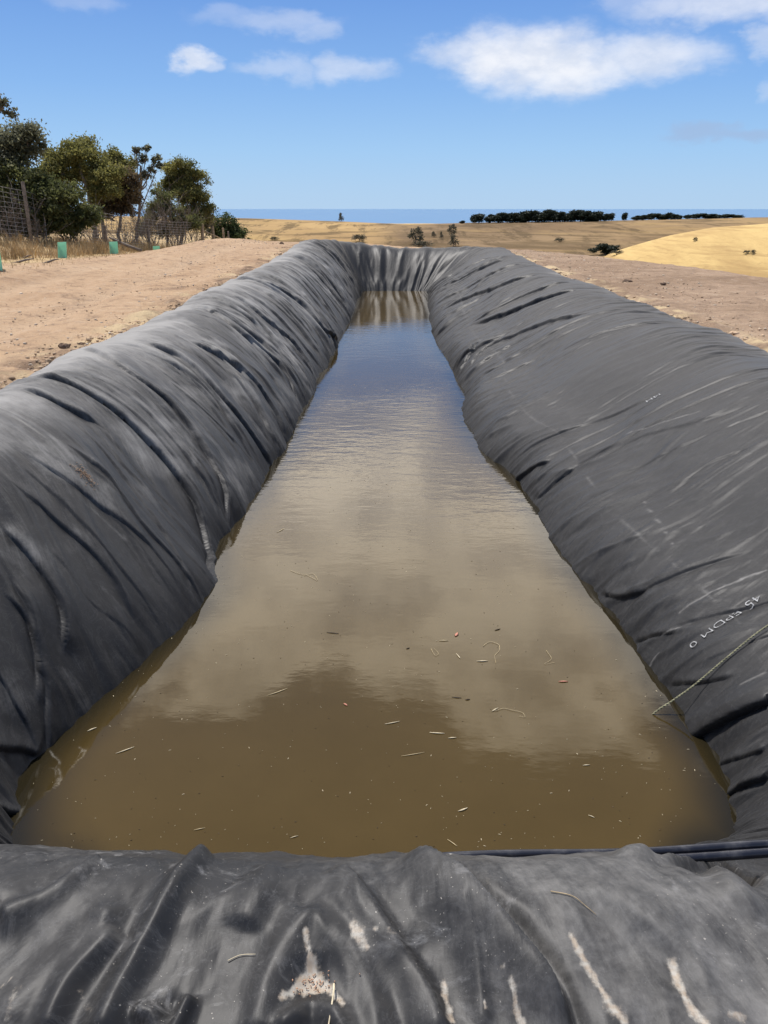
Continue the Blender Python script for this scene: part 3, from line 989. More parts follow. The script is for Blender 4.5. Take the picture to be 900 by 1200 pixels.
# low golden paddock at its foot
padd = np.where(pxs > 690, -10.5 + 0.02 * (HR - 60) + 1.5 * smooth(690, 900, pxs), -60)
padd = np.where((HR > 30) & (HR < 115), padd, -60)
low = np.where(HR < 130, valley, -60)
hz = np.maximum(np.maximum(low, hill if False else np.where(HR > 60, hill, valley)), np.maximum(spur, np.where(HR < 110, padd, -60)))
on_spur = ((spur >= hz - 0.02) & (HR > 60)).astype(float)
on_padd = ((padd >= hz - 0.02)).astype(float)
hz = np.maximum(hz, -112)
hz = np.where(HR < 34, np.minimum(hz, platform(hx, hy) - 1.5), hz)
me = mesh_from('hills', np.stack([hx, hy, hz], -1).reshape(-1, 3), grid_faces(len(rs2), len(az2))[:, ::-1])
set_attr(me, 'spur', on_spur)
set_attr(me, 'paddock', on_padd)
mid_dark = smooth(430, 480, pxs) * (1 - smooth(560, 760, pxs) * 0.35)  # slope's own brown, with the valley fold's shading put into the colour
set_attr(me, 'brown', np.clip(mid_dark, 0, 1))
m_hill, nt, b = new_mat('dry grass hills')
N = NT(nt)
co = N.coord()
n1 = N.noise(co, 0.018, 6, 0.62)
n2 = N.noise(N.mapping(co, (1, 0.14, 1)), 0.16, 7, 0.72)
n3 = N.noise(co, 0.7, 4, 0.7)
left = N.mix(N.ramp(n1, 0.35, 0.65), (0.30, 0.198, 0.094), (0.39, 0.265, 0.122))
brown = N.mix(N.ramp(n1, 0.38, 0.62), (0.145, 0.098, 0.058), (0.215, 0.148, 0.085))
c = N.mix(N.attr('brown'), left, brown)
c = N.mix(N.math('MULTIPLY', N.ramp(n2, 0.50, 0.62), 0.75), c, (0.085, 0.060, 0.033))
n5 = N.noise(N.mapping(co, (0.030, 0.010, 1)), 1.0, 7, 0.66, 0.6)
c = N.mix(N.math('MULTIPLY', N.ramp(n5, 0.49, 0.59), 0.75), c, (0.105, 0.072, 0.037))  # mottles deepened to put more valley shading into the colour
c = N.mix(N.math('MULTIPLY', N.ramp(n5, 0.46, 0.36), 0.40), c, (0.34, 0.23, 0.095))
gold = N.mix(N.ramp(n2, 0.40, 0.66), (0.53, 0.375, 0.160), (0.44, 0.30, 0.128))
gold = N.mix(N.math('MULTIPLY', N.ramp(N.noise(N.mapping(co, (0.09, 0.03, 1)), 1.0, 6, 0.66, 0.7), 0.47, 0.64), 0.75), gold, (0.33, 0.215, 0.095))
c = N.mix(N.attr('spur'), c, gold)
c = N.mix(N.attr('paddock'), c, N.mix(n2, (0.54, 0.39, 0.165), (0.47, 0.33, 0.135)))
c = N.mix(N.math('MULTIPLY', N.ramp(n3, 0.55, 0.72), 0.25), c, (0.20, 0.14, 0.07))
N.set(b.inputs['Base Color'], c)
b.inputs['Roughness'].default_value = 1.0
b.inputs['Specular IOR Level'].default_value = 0.05
N.set(b.inputs['Normal'], N.bump(N.math('ADD', N.math('MULTIPLY', n2, 1.0), N.math('MULTIPLY', n3, 0.2)), 0.5, 1.0))
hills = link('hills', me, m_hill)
hills['kind'] = 'structure'

SEA_Z = -105.0
rs3 = np.concatenate([[300], 500 * (1.35 ** np.arange(0, 18))])
az3 = np.radians(np.arange(-180, 180.1, 6.0))
sx, sy, _, _ = polar(rs3, az3)
me = mesh_from('sea', np.stack([sx, sy, sx * 0 + SEA_Z], -1).reshape(-1, 3), grid_faces(len(rs3), len(az3))[:, ::-1])
m_sea, nt, b = new_mat('sea water')
N = NT(nt)
co = N.coord()
N.set(b.inputs['Base Color'], N.mix(N.noise(N.mapping(co, (1, 0.25, 1)), 0.0015, 4), (0.075, 0.175, 0.31), (0.088, 0.19, 0.325)))
b.inputs['Roughness'].default_value = 0.6
b.inputs['Specular IOR Level'].default_value = 0.15
sea = link('sea', me, m_sea)
sea['kind'] = 'structure'

# ------------------------------------------------------------------ pond water
ys = np.concatenate([np.linspace(2.0, 26.2, 240)])
rowsw = []
for y in ys:
    xl, xr = interp(WL, y) - 0.30, interp(WR, y) + 0.30
    rowsw.append([(xl + (xr - xl) * t, y) for t in np.linspace(0, 1, 60)])
wv = np.array(rowsw)
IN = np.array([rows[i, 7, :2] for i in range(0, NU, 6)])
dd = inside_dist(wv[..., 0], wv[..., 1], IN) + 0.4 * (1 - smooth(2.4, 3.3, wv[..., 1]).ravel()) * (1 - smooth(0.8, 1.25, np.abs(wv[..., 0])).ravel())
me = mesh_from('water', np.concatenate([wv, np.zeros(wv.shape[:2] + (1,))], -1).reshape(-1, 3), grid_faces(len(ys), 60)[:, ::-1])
set_attr(me, 'depth', np.clip(dd, 0, 1))  # distance in from the waterline, darkens the base colour near the banks
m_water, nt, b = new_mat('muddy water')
N = NT(nt)
co = N.coord()
n1 = N.noise(co, 0.9, 4, 0.6)
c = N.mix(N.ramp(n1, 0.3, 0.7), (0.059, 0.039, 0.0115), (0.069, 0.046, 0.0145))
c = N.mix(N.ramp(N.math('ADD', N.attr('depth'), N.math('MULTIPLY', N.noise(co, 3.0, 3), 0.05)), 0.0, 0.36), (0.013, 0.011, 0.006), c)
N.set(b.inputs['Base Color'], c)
b.inputs['Roughness'].default_value = 0.02
b.inputs['IOR'].default_value = 1.33
sep = N.n('ShaderNodeSeparateXYZ')
N.set(sep.inputs[0], co)
far = N.ramp(sep.outputs[1], 4.0, 9.0)
far2 = N.ramp(sep.outputs[1], 7.5, 13.0, 1.0, 0.35)
rip = N.noise(N.mapping(co, (3.0, 6.5, 1), (0, 0, R(8))), 1.0, 4, 0.55)
rip2 = N.noise(N.mapping(co, (11, 22, 1), (0, 0, R(-6))), 1.0, 3, 0.5)
patch = N.ramp(N.noise(co, 0.45, 3), 0.35, 0.65, 0.4, 1.0)
amp = N.math('MULTIPLY', N.math('ADD', 0.12, N.math('MULTIPLY', N.math('MULTIPLY', far, far2), 1.0)), patch)
hb = N.math('MULTIPLY', N.math('ADD', N.math('MULTIPLY', rip, 0.0070), N.math('MULTIPLY', rip2, 0.0016)), amp)
N.set(b.inputs['Normal'], N.bump(hb, 1.0, 1.0))
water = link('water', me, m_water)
water['kind'] = 'structure'

# ------------------------------------------------------------------ things on and in the pond
m_rope = simple_mat('weathered rope', (0.25, 0.24, 0.15), 0.9, 0.35, 60)
m_pipe, nt, b = new_mat('black poly pipe')
N = NT(nt)
N.set(b.inputs['Base Color'], N.mix(N.ramp(N.noise(N.coord(), 14, 5, 0.65), 0.45, 0.75), (0.012, 0.013, 0.020), (0.06, 0.06, 0.065)))
b.inputs['Roughness'].default_value = 0.33
m_straw = simple_mat('dry straw', (0.52, 0.42, 0.25), 0.85, 0.25, 30)
m_pale = simple_mat('pale dry leaf', (0.55, 0.47, 0.32), 0.8, 0.25, 40)
m_red = simple_mat('reddish leaf', (0.50, 0.22, 0.15), 0.75, 0.2, 40)
m_dark = simple_mat('wet brown leaf', (0.07, 0.05, 0.03), 0.7, 0.3, 40)

# rope from the right bank into the water
root = empty('rope', tuple(at_z(765, 837, 0.0)))
mb1, mb2 = MB(), MB()
ctrl = []
for px, py in [(985, 700), (940, 722), (900, 746)]:
    s_, v_ = sv_of(px, py, 'side')
    ctrl.append(surf_at(s_, v_, 0.020))
e1 = np.array(at_z(765, 837, 0.0))
a0 = ctrl[-1]
for t in (0.33, 0.62, 0.82):
    p = a0 * (1 - t) + e1 * t
    i, j = surf_idx(900 + (765 - 900) * t, 746 + (837 - 746) * t, 'side')
    p[2] = max(p[2] - 0.02 * math.sin(t * math.pi), LIN[i, j, 2] + 0.012 if t < 0.7 else 0)
    ctrl.append(p)
ctrl.append(e1)
ctrl.append(e1 + (e1 - ctrl[-2]) * 0.25 + np.array([0, 0, -0.06]))
ctrl = np.array(ctrl)
tk = np.concatenate([[0], np.cumsum(np.linalg.norm(np.diff(ctrl, axis=0), axis=1))])
cl = catmull(ctrl, tk, False, np.linspace(0, tk[-1], 420))
LR = tk[-1]
loc = np.array(root.location)
for k, mb in ((0, mb1), (1, mb2)):
    pts = []
    for i, p in enumerate(cl):
        d_ = cl[min(i + 1, 419)] - cl[max(i - 1, 0)]
        d_ /= np.linalg.norm(d_)
        a_ = np.cross(d_, [0, 0, 1]); a_ /= np.linalg.norm(a_)
        b_ = np.cross(d_, a_)
        th = 2 * math.pi * (i / 419 * LR / 0.034) + k * math.pi
        pts.append(p - loc + 0.0024 * (a_ * math.cos(th) + b_ * math.sin(th)))
    mb.tube(pts, 0.0029, 6)
mb1.build('strand', m_rope, root)
mb2.build('strand', m_rope, root)
tag(root, 'thin greenish tan twisted rope trailing down the right bank into the muddy water', 'rope')

# black pipe behind the near crest
pA, pB = at_y(500, 1016, 1.72), at_y(1010, 996, 1.80)
root = empty('poly_pipe', tuple(pA))
mb = MB()
mb.tube([pA - pA + (pB - pA) * t + np.array([0, 0, 0.006 * math.sin(t * 9)]) for t in np.linspace(0, 1, 24)], 0.0135, 14)
mb.build('pipe_wall', m_pipe, root)
mb = MB()
off = np.array([0.0, 0.026, 0.004])
mb.tube([off + (pB - pA) * t + np.array([0, 0, 0.006 * math.sin(t * 9 + 0.5)]) for t in np.linspace(0.02, 1, 24)], 0.0125, 14)
mb.build('pipe_wall', m_pipe, root)
tag(root, 'doubled black plastic pipe lying along the inner side of the near bank', 'pipe')

# hem end poking up at the near left corner
pA, pB = at_y(-40, 1002, 1.66), at_y(92, 1012, 1.60)
root = empty('hose', tuple(pA))
mb = MB()
mb.tube([(pB - pA) * t + np.array([0, 0, 0.030 * math.sin(t * 3.1)]) for t in np.linspace(0, 1, 20)], [0.011] * 18 + [0.009, 0.004], 12)
mb.build('hose_wall', m_pipe, root)
tag(root, 'short black hose end lying over the liner in the near left corner', 'hose')


def blade(mb, p, L, w, ang, curl=0.0, lift=0.002):
    """a thin leaf or stalk with thickness, lying at p and pointing along ang"""
    n = 7
    top, bot = [], []
    verts = []
    a = ang
    x, y = p[0] - math.cos(ang) * L / 2, p[1] - math.sin(ang) * L / 2
    for i in range(n):
        t = i / (n - 1)
        ww = w * (math.sin(math.pi * min(max(t, 0.04), 0.96)) ** 0.7)
        nx, ny = -math.sin(a), math.cos(a)
        z = p[2] + lift + 0.0015 * math.sin(t * math.pi)
        verts += [(x + nx * ww / 2, y + ny * ww / 2, z), (x, y, z + w * 0.16 + 0.0006), (x - nx * ww / 2, y - ny * ww / 2, z), (x, y, z - 0.0015)]
        a += curl / n
        x += math.cos(a) * L / (n - 1)
        y += math.sin(a) * L / (n - 1)
    faces = []
    for i in range(n - 1):
        for k in range(4):
            faces.append((i * 4 + k, i * 4 + (k + 1) % 4, i * 4 + 4 + (k + 1) % 4, i * 4 + 4 + k))
    faces += [(3, 2, 1, 0), tuple((n - 1) * 4 + k for k in range(4))]
    mb.add(verts, faces)


def floater(name, px, py, Lpx, wpx, ang, mat, label, cat, group=None, curl=0.0):
    p = at_z(px, py, 0.0)
    zc = p[1] * CP + EYE * SP
    k = zc / FPX
    mb = MB()
    blade(mb, (0, 0, 0), Lpx * k * 1.1, max(wpx * k * 0.75, 0.003), ang, curl)
    o = mb.build(name, mat)
    o.location = (p[0], p[1], 0.0)
    return tag(o, label, cat, group)


FL = [  # name, px, py, length px, width px, angle, material, label, category, curl
    ('floating_leaf', 535, 744, 8, 6, 1.2, m_red, 'broad salmon red leaf floating mid pond above the tangled straw', 'leaf', 0),
    ('floating_leaf', 660, 799, 10, 4, 0.0, m_red, 'flat pinkish red leaf floating near the right bank', 'leaf', 0),
    ('floating_leaf', 405, 826, 6, 4, 2.3, m_red, 'small red brown leaf on dark water left of the pale straws', 'leaf', 0),
    ('floating_leaf', 108, 855, 10, 3.5, 0.7, m_pale, 'orange tipped pale leaf floating closest to the left bank', 'leaf', 0),
    ('floating_straw', 147, 880, 20, 3, 0.5, m_pale, 'pale split straw floating near the left bank corner', 'straw', 0.2),
    ('floating_straw', 326, 812, 24, 2.2, 0.45, m_straw, 'long tan straw floating below the bright cloud reflection at left', 'straw', 0.3),
    ('floating_straw', 520, 751, 10, 2.4, 0.0, m_straw, 'short tan straw beside the broad salmon leaf', 'straw', 0),
    ('floating_straw', 537, 769, 11, 2, 1.9, m_pale, 'upright pale straw below the broad salmon leaf', 'straw', 0),
    ('floating_straw', 565, 775, 12, 3.6, 0.05, m_pale, 'thick cream straw at the foot of the tangle', 'straw', 0),
    ('floating_straw', 460, 848, 17, 2.6, 0.15, m_pale, 'pale straw lying level where dark water begins in mid pond', 'straw', 0.3),
    ('floating_straw', 512, 860, 16, 3.4, -0.25, m_pale, 'cream pink straw, brightest of the floating ones on dark water', 'straw', 0.3),
    ('floating_straw', 530, 865, 9, 3, 0.1, m_pale, 'stubby cream straw just right of the cream pink one', 'straw', 0),
    ('floating_straw', 580, 832, 10, 3, 0.7, m_pale, 'stout cream straw end at left of the looped stalk', 'straw', 0),
    ('floating_straw', 543, 950, 12, 4, 0.2, m_pale, 'pale curled leaf scrap floating alone low in mid pond', 'leaf', 0.5),
    ('floating_straw', 530, 988, 14, 1.6, -0.8, m_straw, 'thin slanted straw just beyond the near bank', 'straw', 0),
    ('floating_straw', 484, 885, 26, 1.6, 0.15, m_straw, 'long faint thin straw on dark water', 'straw', 0.2),
    ('floating_straw', 687, 897, 8, 2.4, 0.1, m_pale, 'pale straw floating on dark water toward the right bank', 'straw', 0),
    ('floating_straw', 693, 957, 7, 2, -0.6, m_pale, 'pair of pale splinters floating low at the right', 'straw', 0),
    ('floating_straw', 345, 981, 9, 1.8, 0.4, m_pale, 'pale sliver floating just behind the near bank crest', 'straw', 0),
    ('floating_straw', 330, 622, 14, 1.6, 0.9, m_straw, 'thin straw in the pale reflection beside the left bank bulge', 'straw', 0.4),
    ('floating_straw', 234, 972, 12, 1.8, 0.25, m_straw, 'tan straw floating near the near left corner', 'straw', 0.1),
    ('floating_twig', 390, 742, 13, 2.4, -0.2, m_dark, 'dark wet twig floating at the notch of the cloud reflection', 'twig', 0),
    ('floating_twig', 583, 738, 7, 3, 0.5, m_dark, 'dark wet leaf scrap right of the straw tangle', 'leaf', 0),
    ('floating_twig', 478, 760, 4, 3, 0.5, m_dark, 'dark round scrap floating left of the salmon leaf', 'leaf', 0),
    ('floating_twig', 535, 818, 10, 2.4, -0.3, m_dark, 'dark twig floating between the tangle and the cream straw', 'twig', 0.3),
    ('floating_twig', 548, 820, 5, 3, 0.2, m_dark, 'dark wet crumb just right of the dark twig', 'twig', 0),
]
for f in FL:
    floater(f[0], f[1], f[2], f[3], f[4], f[5], f[6], f[7], f[8], None, f[9])


def stalk(name, pxs_, mat, label, rpx=0.8):
    pts = [at_z(a, c_, 0.004) for a, c_ in pxs_]
    o0 = pts[0].copy()
    tk_ = np.concatenate([[0], np.cumsum([np.linalg.norm(pts[i + 1] - pts[i]) for i in range(len(pts) - 1)])])
    cl_ = catmull(np.array(pts), tk_, False, np.linspace(0, tk_[-1], len(pts) * 6))
    mb = MB()
    k = (o0[1] * CP + EYE * SP) / FPX
    mb.tube(cl_ - o0, [0.36 * rpx * k * (1 - 0.5 * i / len(cl_)) for i in range(len(cl_))], 5)
    o = mb.build(name, mat)
    o.location = tuple(o0)
    return tag(o, label, 'straw')


stalk('floating_stalk', [(566, 757), (574, 752), (584, 755), (585, 762), (580, 768), (581, 777)], m_straw, 'tangle of curled straw floating right of the salmon leaf', 0.7)
stalk('floating_stalk', [(580, 833), (590, 830), (600, 832), (612, 835), (615, 840), (608, 839)], m_straw, 'looped thin stalk floating on the edge of the dark reflection', 0.7)
stalk('floating_stalk', [(505, 760), (510, 768), (514, 766), (508, 759)], m_straw, 'fine forked straw left of the salmon leaf', 0.6)
stalk('floating_stalk', [(340, 668), (350, 672), (360, 674), (372, 680), (366, 672), (352, 676)], m_straw, 'wispy grass stalk floating in the pale water by the left bank', 0.6)
stalk('floating_stalk', [(640, 762), (646, 772), (638, 778), (650, 776)], m_straw, 'little wisp of straw floating toward the right bank', 0.6)

# tiny crumbs nobody could count
mb = MB()
for _ in range(650):
    y = 2.5 + (random.random() ** 1.6) * 9.0
    xl, xr = interp(WL, y) + 0.04, interp(WR, y) - 0.04
    x = random.uniform(xl, xr)
    L = random.choice([0.003, 0.004, 0.005, 0.006, 0.008, 0.012]) * (0.8 + 0.08 * y)
    blade(mb, (x, y, -0.001), L, max(0.0025, L * 0.3), random.uniform(0, 6.28), 0, 0.001)
o = mb.build('floating_debris', m_pale)
tag(o, 'tiny pale specks of chaff scattered on the brown water', 'debris', None, 'stuff')
mb = MB()
for _ in range(320):
    y = 2.5 + (random.random() ** 1.5) * 8.0
    xl, xr = interp(WL, y) + 0.04, interp(WR, y) - 0.04
    L = random.choice([0.004, 0.005, 0.007, 0.010])
    blade(mb, (random.uniform(xl, xr), y, -0.001), L, 0.004, random.uniform(0, 6.28), 0, 0.001)
o = mb.build('floating_debris', m_dark)
tag(o, 'tiny dark specks scattered on the brown water', 'debris', None, 'stuff')

# litter lying on the rubber


def crumbs(name, px, py, rx, ry, ang, count, mat, label, near, sz=0.008):
    mb = MB()
    for _ in range(count):
        t, w_ = random.gauss(0, 0.5), random.gauss(0, 0.5)
        dx = math.cos(ang) * t * rx - math.sin(ang) * w_ * ry
        dy = math.sin(ang) * t * rx + math.cos(ang) * w_ * ry
        s_, v_ = sv_of(px + dx, py + dy, near)
        p = surf_at(s_ + random.gauss(0, .012), v_ + random.gauss(0, .010), 0.002)
        blade(mb, p, random.uniform(0.5, 1.6) * sz, random.uniform(0.4, 0.8) * sz, random.uniform(0, 6.28), 0, 0.001)
    o = mb.build(name, mat)
    return tag(o, label, 'debris', None, 'stuff')


m_bark = simple_mat('bark crumbs', (0.30, 0.20, 0.13), 0.9, 0.5, 120)
crumbs('leaf_litter', 97, 558, 16, 4, 0.72, 110, m_bark, 'small heap of brown bark crumbs caught in a fold of the left bank', 'side', 0.011)
crumbs('leaf_litter', 367, 1152, 20, 5, -0.1, 45, simple_mat('clay crumbs', (0.42, 0.24, 0.15), 0.9, 0.4, 100), 'clay crumbs in the muddy hollow of the near bank', 'near', 0.004)
crumbs('leaf_litter', 830, 330, 1, 1, 0, 1, m_bark, 'bark crumb on the right crest', 'side', 0.01)


def surf_stalk(name, pts_px, near, r, mat, label, cat='straw', lift=0.004):
    P = np.array([surf_at(*sv_of(a, c_, near), lift) for a, c_ in pts_px])
    o0 = P[0].copy()
    tk_ = np.concatenate([[0], np.cumsum(np.linalg.norm(np.diff(P, axis=0), axis=1))]) + np.arange(len(P)) * 1e-5
    cl_ = catmull(P, tk_, False, np.linspace(0, tk_[-1], 24)) if len(P) > 2 else P
    mb = MB()
    mb.tube(cl_ - o0, [r * (1 - 0.5 * i / len(cl_)) for i in range(len(cl_))], 6)
    o = mb.build(name, mat)
    o.location = tuple(o0)
    return tag(o, label, cat)


surf_stalk('dry_stalk', [(392, 1160), (390, 1178), (387, 1215)], 'near', 0.0022, m_pale, 'dry grass stalk sticking out of the muddy hollow on the near bank', 'stalk', 0.012)
surf_stalk('dry_grass_sprig', [(645, 1046), (670, 1052), (686, 1060), (698, 1068)], 'near', 0.0014, simple_mat('brown sprig', (0.30, 0.23, 0.14), 0.9, 0.3, 50), 'tan dry sprig lying across the near bank right of the big fold', 'sprig', 0.004)
surf_stalk('dry_stalk', [(268, 1127), (282, 1122), (300, 1120)], 'near', 0.0011, m_pale, 'short pale stalk lying left of the muddy hollow', 'stalk', 0.004)

# ------------------------------------------------------------------ stones, clods
ico = bmesh.new()
bmesh.ops.create_icosphere(ico, subdivisions=1, radius=1.0)
IV = np.array([v.co for v in ico.verts])
IF = np.array([[v.index for v in f.verts] for f in ico.faces])
ico.free()
m_stone = simple_mat('dry clods', (0.40, 0.285, 0.185), 0.95, 0.45, 1.7)
m_pebble = simple_mat('pale pebbles', (0.47, 0.39, 0.30), 0.9, 0.3, 2.3)


def scatter_rocks(name, n, sampler, mat, label, smin, smax):
    vs, fs = [], []
    k = 0
    while k < n:
        x, y = sampler()
        sdv = inside_dist(np.array([x]), np.array([y]), OUT[::4])[0]
        if sdv > -0.03:
            continue
        s = smin * (smax / smin) ** (random.random() ** 2.2)
        z = gnd(x, y)
        v = IV * (1 + rng.uniform(-0.25, 0.25, (len(IV), 1))) * np.array([s * random.uniform(.8, 1.5), s * random.uniform(.8, 1.5), s * random.uniform(.5, .8)])
        vs.append(v + np.array([x, y, z + 0.15 * s]))
        fs.append(IF + k * len(IV))
        k += 1
    me = mesh_from(name, np.concatenate(vs), np.concatenate(fs))
    o = link(name, me, mat, None, False)
    return tag(o, label, 'gravel', None, 'stuff')


def left_dirt():
    y = 4 + 26 * random.random() ** 1.3
    return OL(y) - 0.05 - abs(random.gauss(0, 1)) * 1.5, y


def right_dirt():
    y = 5 + 22 * random.random() ** 1.2
    return OR(y) + 0.05 + abs(random.gauss(0, 1)) * 1.4, y


scatter_rocks('gravel', 2200, left_dirt, m_stone, 'small brown clods strewn over the left dirt bank', 0.005, 0.017)
scatter_rocks('gravel', 2600, right_dirt, m_stone, 'small brown clods strewn over the right dirt bank', 0.005, 0.021)
scatter_rocks('gravel', 1100, lambda: left_dirt() if random.random() < 0.5 else right_dirt(), m_pebble, 'pale pebbles strewn over the dirt beside the liner', 0.006, 0.024)

_edge = [p for p in OUT if 4 < p[1] < 27]


def rim_dirt():
    p = random.choice(_edge)
    k = -1 if p[0] < 0 else 1
    return p[0] + k * (0.04 + abs(random.gauss(0, 0.16))), p[1] + random.uniform(-.1, .1)


scatter_rocks('gravel', 2200, rim_dirt, m_stone, 'loose crumbs of dirt banked along the hem of the black liner', 0.006, 0.032)

m_clod = simple_mat('dark clod', (0.13, 0.09, 0.065), 0.95, 0.4, 9, 0.1, 0.6)


def clod(px, py, wpx, hpx, label, Z=None):
    # march along the sight line until it meets the ground
    d_ = ray(px, py)
    t = 3.0
    while t < 40:
        p = np.array([0, 0, EYE]) + d_ * t
        if p[2] <= gnd(p[0], p[1]):
            break
        t += 0.02
    k = t / FPX
    bm = bmesh.new()
    bmesh.ops.create_icosphere(bm, subdivisions=3, radius=1.0)
    for v in bm.verts:
        nz = 1 + 0.30 * perlin(v.co.x * 1.7 + px, v.co.y * 1.7 + v.co.z * 2.1) + 0.14 * perlin(v.co.x * 4 + px, v.co.y * 4 + v.co.z * 5)
        v.co = v.co * float(nz)
        v.co.x *= wpx * k * 0.5
        v.co.y *= wpx * k * 0.42
        v.co.z *= hpx * k * 0.6
    m_ = bpy.data.meshes.new('dirt_clod')
    bm.to_mesh(m_)
    bm.free()
    o = link('dirt_clod', m_, m_clod, None, False)
    o.location = (p[0], p[1], p[2] + hpx * k * 0.15)
    return tag(o, label, 'clod')


clod(75, 407, 13, 6, 'dark clod by the liner edge on the left dirt bank, nearer end')
clod(95, 404, 8, 3.5, 'flat brown clod just right of the dark one at the left liner edge')
clod(245, 343, 11, 5, 'dark clod touching the liner edge halfway along the left bank')
clod(330, 286, 5, 3, 'small dark clod near the far left corner of the liner')
clod(652, 318, 5, 4, 'dark stone beside the liner where the right bank narrows')
clod(759, 363, 6, 4, 'dark stone on the right dirt next to the liner crest')
clod(735, 330, 12, 3, 'long dark clod on the middle of the right dirt strip')
clod(777, 333, 7, 2.5, 'low dark clod on the right dirt strip beside the golden field')
clod(765, 370, 5, 3, 'small dark stone against the right liner crest')

# ------------------------------------------------------------------ vegetation
m_bark_t = simple_mat('grey brown bark', (0.20, 0.165, 0.13), 0.95, 0.35, 12, 0.1, 0.4)
m_dead = simple_mat('dead grey twig', (0.20, 0.165, 0.135), 0.95, 0.3, 12, 0.1)


def leaf_mat(name, dark, light, scale=1.2, transl=0.55):
    m, nt, b = new_mat(name)
    N = NT(nt)
    tone = N.attr('tone')
    n = N.noise(N.coord(), scale, 3, 0.6)
    f = N.math('ADD', N.math('MULTIPLY', tone, 0.65), N.math('MULTIPLY', n, 0.5), clamp=True)
    col = N.mix(N.ramp(f, 0.2, 0.95), dark, light)
    N.set(b.inputs['Base Color'], col)
    b.inputs['Roughness'].default_value = 0.6
    b.inputs['Specular IOR Level'].default_value = 0.25
    tr = N.n('ShaderNodeBsdfTranslucent')
    N.set(tr.inputs[0], col)
    mx = N.n('ShaderNodeMixShader')
    mx.inputs[0].default_value = transl
    nt.links.new(b.outputs[0], mx.inputs[1])
    nt.links.new(tr.outputs[0], mx.inputs[2])
    nt.links.new(mx.outputs[0], nt.nodes['Material Output'].inputs[0])
    return m


m_olive = leaf_mat('olive wattle leaves', (0.092, 0.098, 0.032), (0.29, 0.27, 0.085))
m_darkleaf = leaf_mat('dark green leaves', (0.055, 0.068, 0.026), (0.19, 0.195, 0.070))
m_green = leaf_mat('fresh green leaves', (0.030, 0.046, 0.017), (0.105, 0.130, 0.045))
m_grey = leaf_mat('grey gum leaves', (0.070, 0.076, 0.046), (0.22, 0.22, 0.135))
m_rusty = leaf_mat('rusty seed heads', (0.070, 0.052, 0.034), (0.20, 0.155, 0.085))
m_scrub = leaf_mat('grey green scrub leaves', (0.055, 0.054, 0.036), (0.155, 0.140, 0.092), 0.3, 0.4)
m_far = leaf_mat('far pine leaves', (0.013, 0.020, 0.012), (0.045, 0.055, 0.030), 0.15, 0.1)


def leaves_mesh(blobs, per, size, elong=2.0, hollow=0.35, clump=0.16, nclump=26):
    """blobs: (centre, (rx,ry,rz)); leaf faces gathered in sub-clumps through the volume"""
    vs, tone = [], []
    for (cxyz, rad) in blobs:
        cxyz, rad = np.array(cxyz), np.array(rad)
        vol = float(np.prod(rad)) ** (2 / 3)
        nc = max(8, int(nclump * (0.5 + vol)))
        dirs = rng.normal(size=(nc, 3))
        dirs /= np.linalg.norm(dirs, axis=1, keepdims=True)
        rr = hollow + (1 - hollow) * rng.random((nc, 1)) ** 0.6
        rr *= 1 + 0.18 * rng.normal(size=(nc, 1))
        cc = cxyz + dirs * rr * rad
        cr = clump * (0.6 + 0.9 * rng.random(nc)) * (rad.mean() ** 0.5)
        ct = rng.normal(0.5, 0.22, nc)
        n = max(40, int(per * 2.5 * vol))
        idx = rng.integers(0, nc, n)
        p = cc[idx] + rng.normal(size=(n, 3)) * cr[idx][:, None] * np.array([1.0, 1.0, 0.7])
        a = rng.normal(size=(n, 3))
        a[:, 2] -= 0.25
        a /= np.linalg.norm(a, axis=1, keepdims=True)
        t2 = rng.normal(size=(n, 3))
        bb = np.cross(a, t2)
        bb /= np.linalg.norm(bb, axis=1, keepdims=True) + 1e-9
        s = size * (0.6 + 0.8 * rng.random((n, 1)))
        A, B = a * s * elong * 0.5, bb * s * 0.5
        quad = np.stack([p - A, p + B, p + A, p - B], 1)
        vs.append(quad.reshape(-1, 3))
        tone.append(np.repeat(np.clip(ct[idx] + rng.normal(0, 0.12, n), 0, 1), 4))
    V_ = np.concatenate(vs)
    F_ = np.arange(len(V_)).reshape(-1, 4)
    me = mesh_from('crown', V_, F_)
    set_attr(me, 'tone', np.concatenate(tone))
    return me


def limb(mb, p, d, L, r, depth, spread=0.6, tips=None, n=6, droop=0.0, kids=(2, 4)):
    pts, rad = [p.copy()], [r]
    q_ = p.copy()
    dd_ = d.normalized()
    seg_ = 5 if depth > 0 else 4
    for i in range(seg_):
        dd_ = (dd_ + Vector((random.gauss(0, .14), random.gauss(0, .14), random.gauss(0.02, .10) - droop))).normalized()
        q_ = q_ + dd_ * (L / seg_)
        pts.append(q_.copy())
        rad.append(r * (1 - 0.62 * (i + 1) / seg_))
    mb.tube(pts, rad, n if r > 0.02 else 4, cap=False)
    if depth == 0:
        if tips is not None:
            tips.append(q_.copy())
        return
    for k in range(random.randint(*kids)):
        i = random.randint(2, seg_)
        nd = (dd_ + Vector((random.gauss(0, spread), random.gauss(0, spread), random.gauss(0.15, spread * .6)))).normalized()
        limb(mb, pts[i], nd, L * random.uniform(0.5, 0.8), max(rad[i] * 0.75, 0.006), depth - 1, spread, tips, n, droop, kids)


def w_at(px, py, Y):
    return Vector(at_y(px, py, Y))


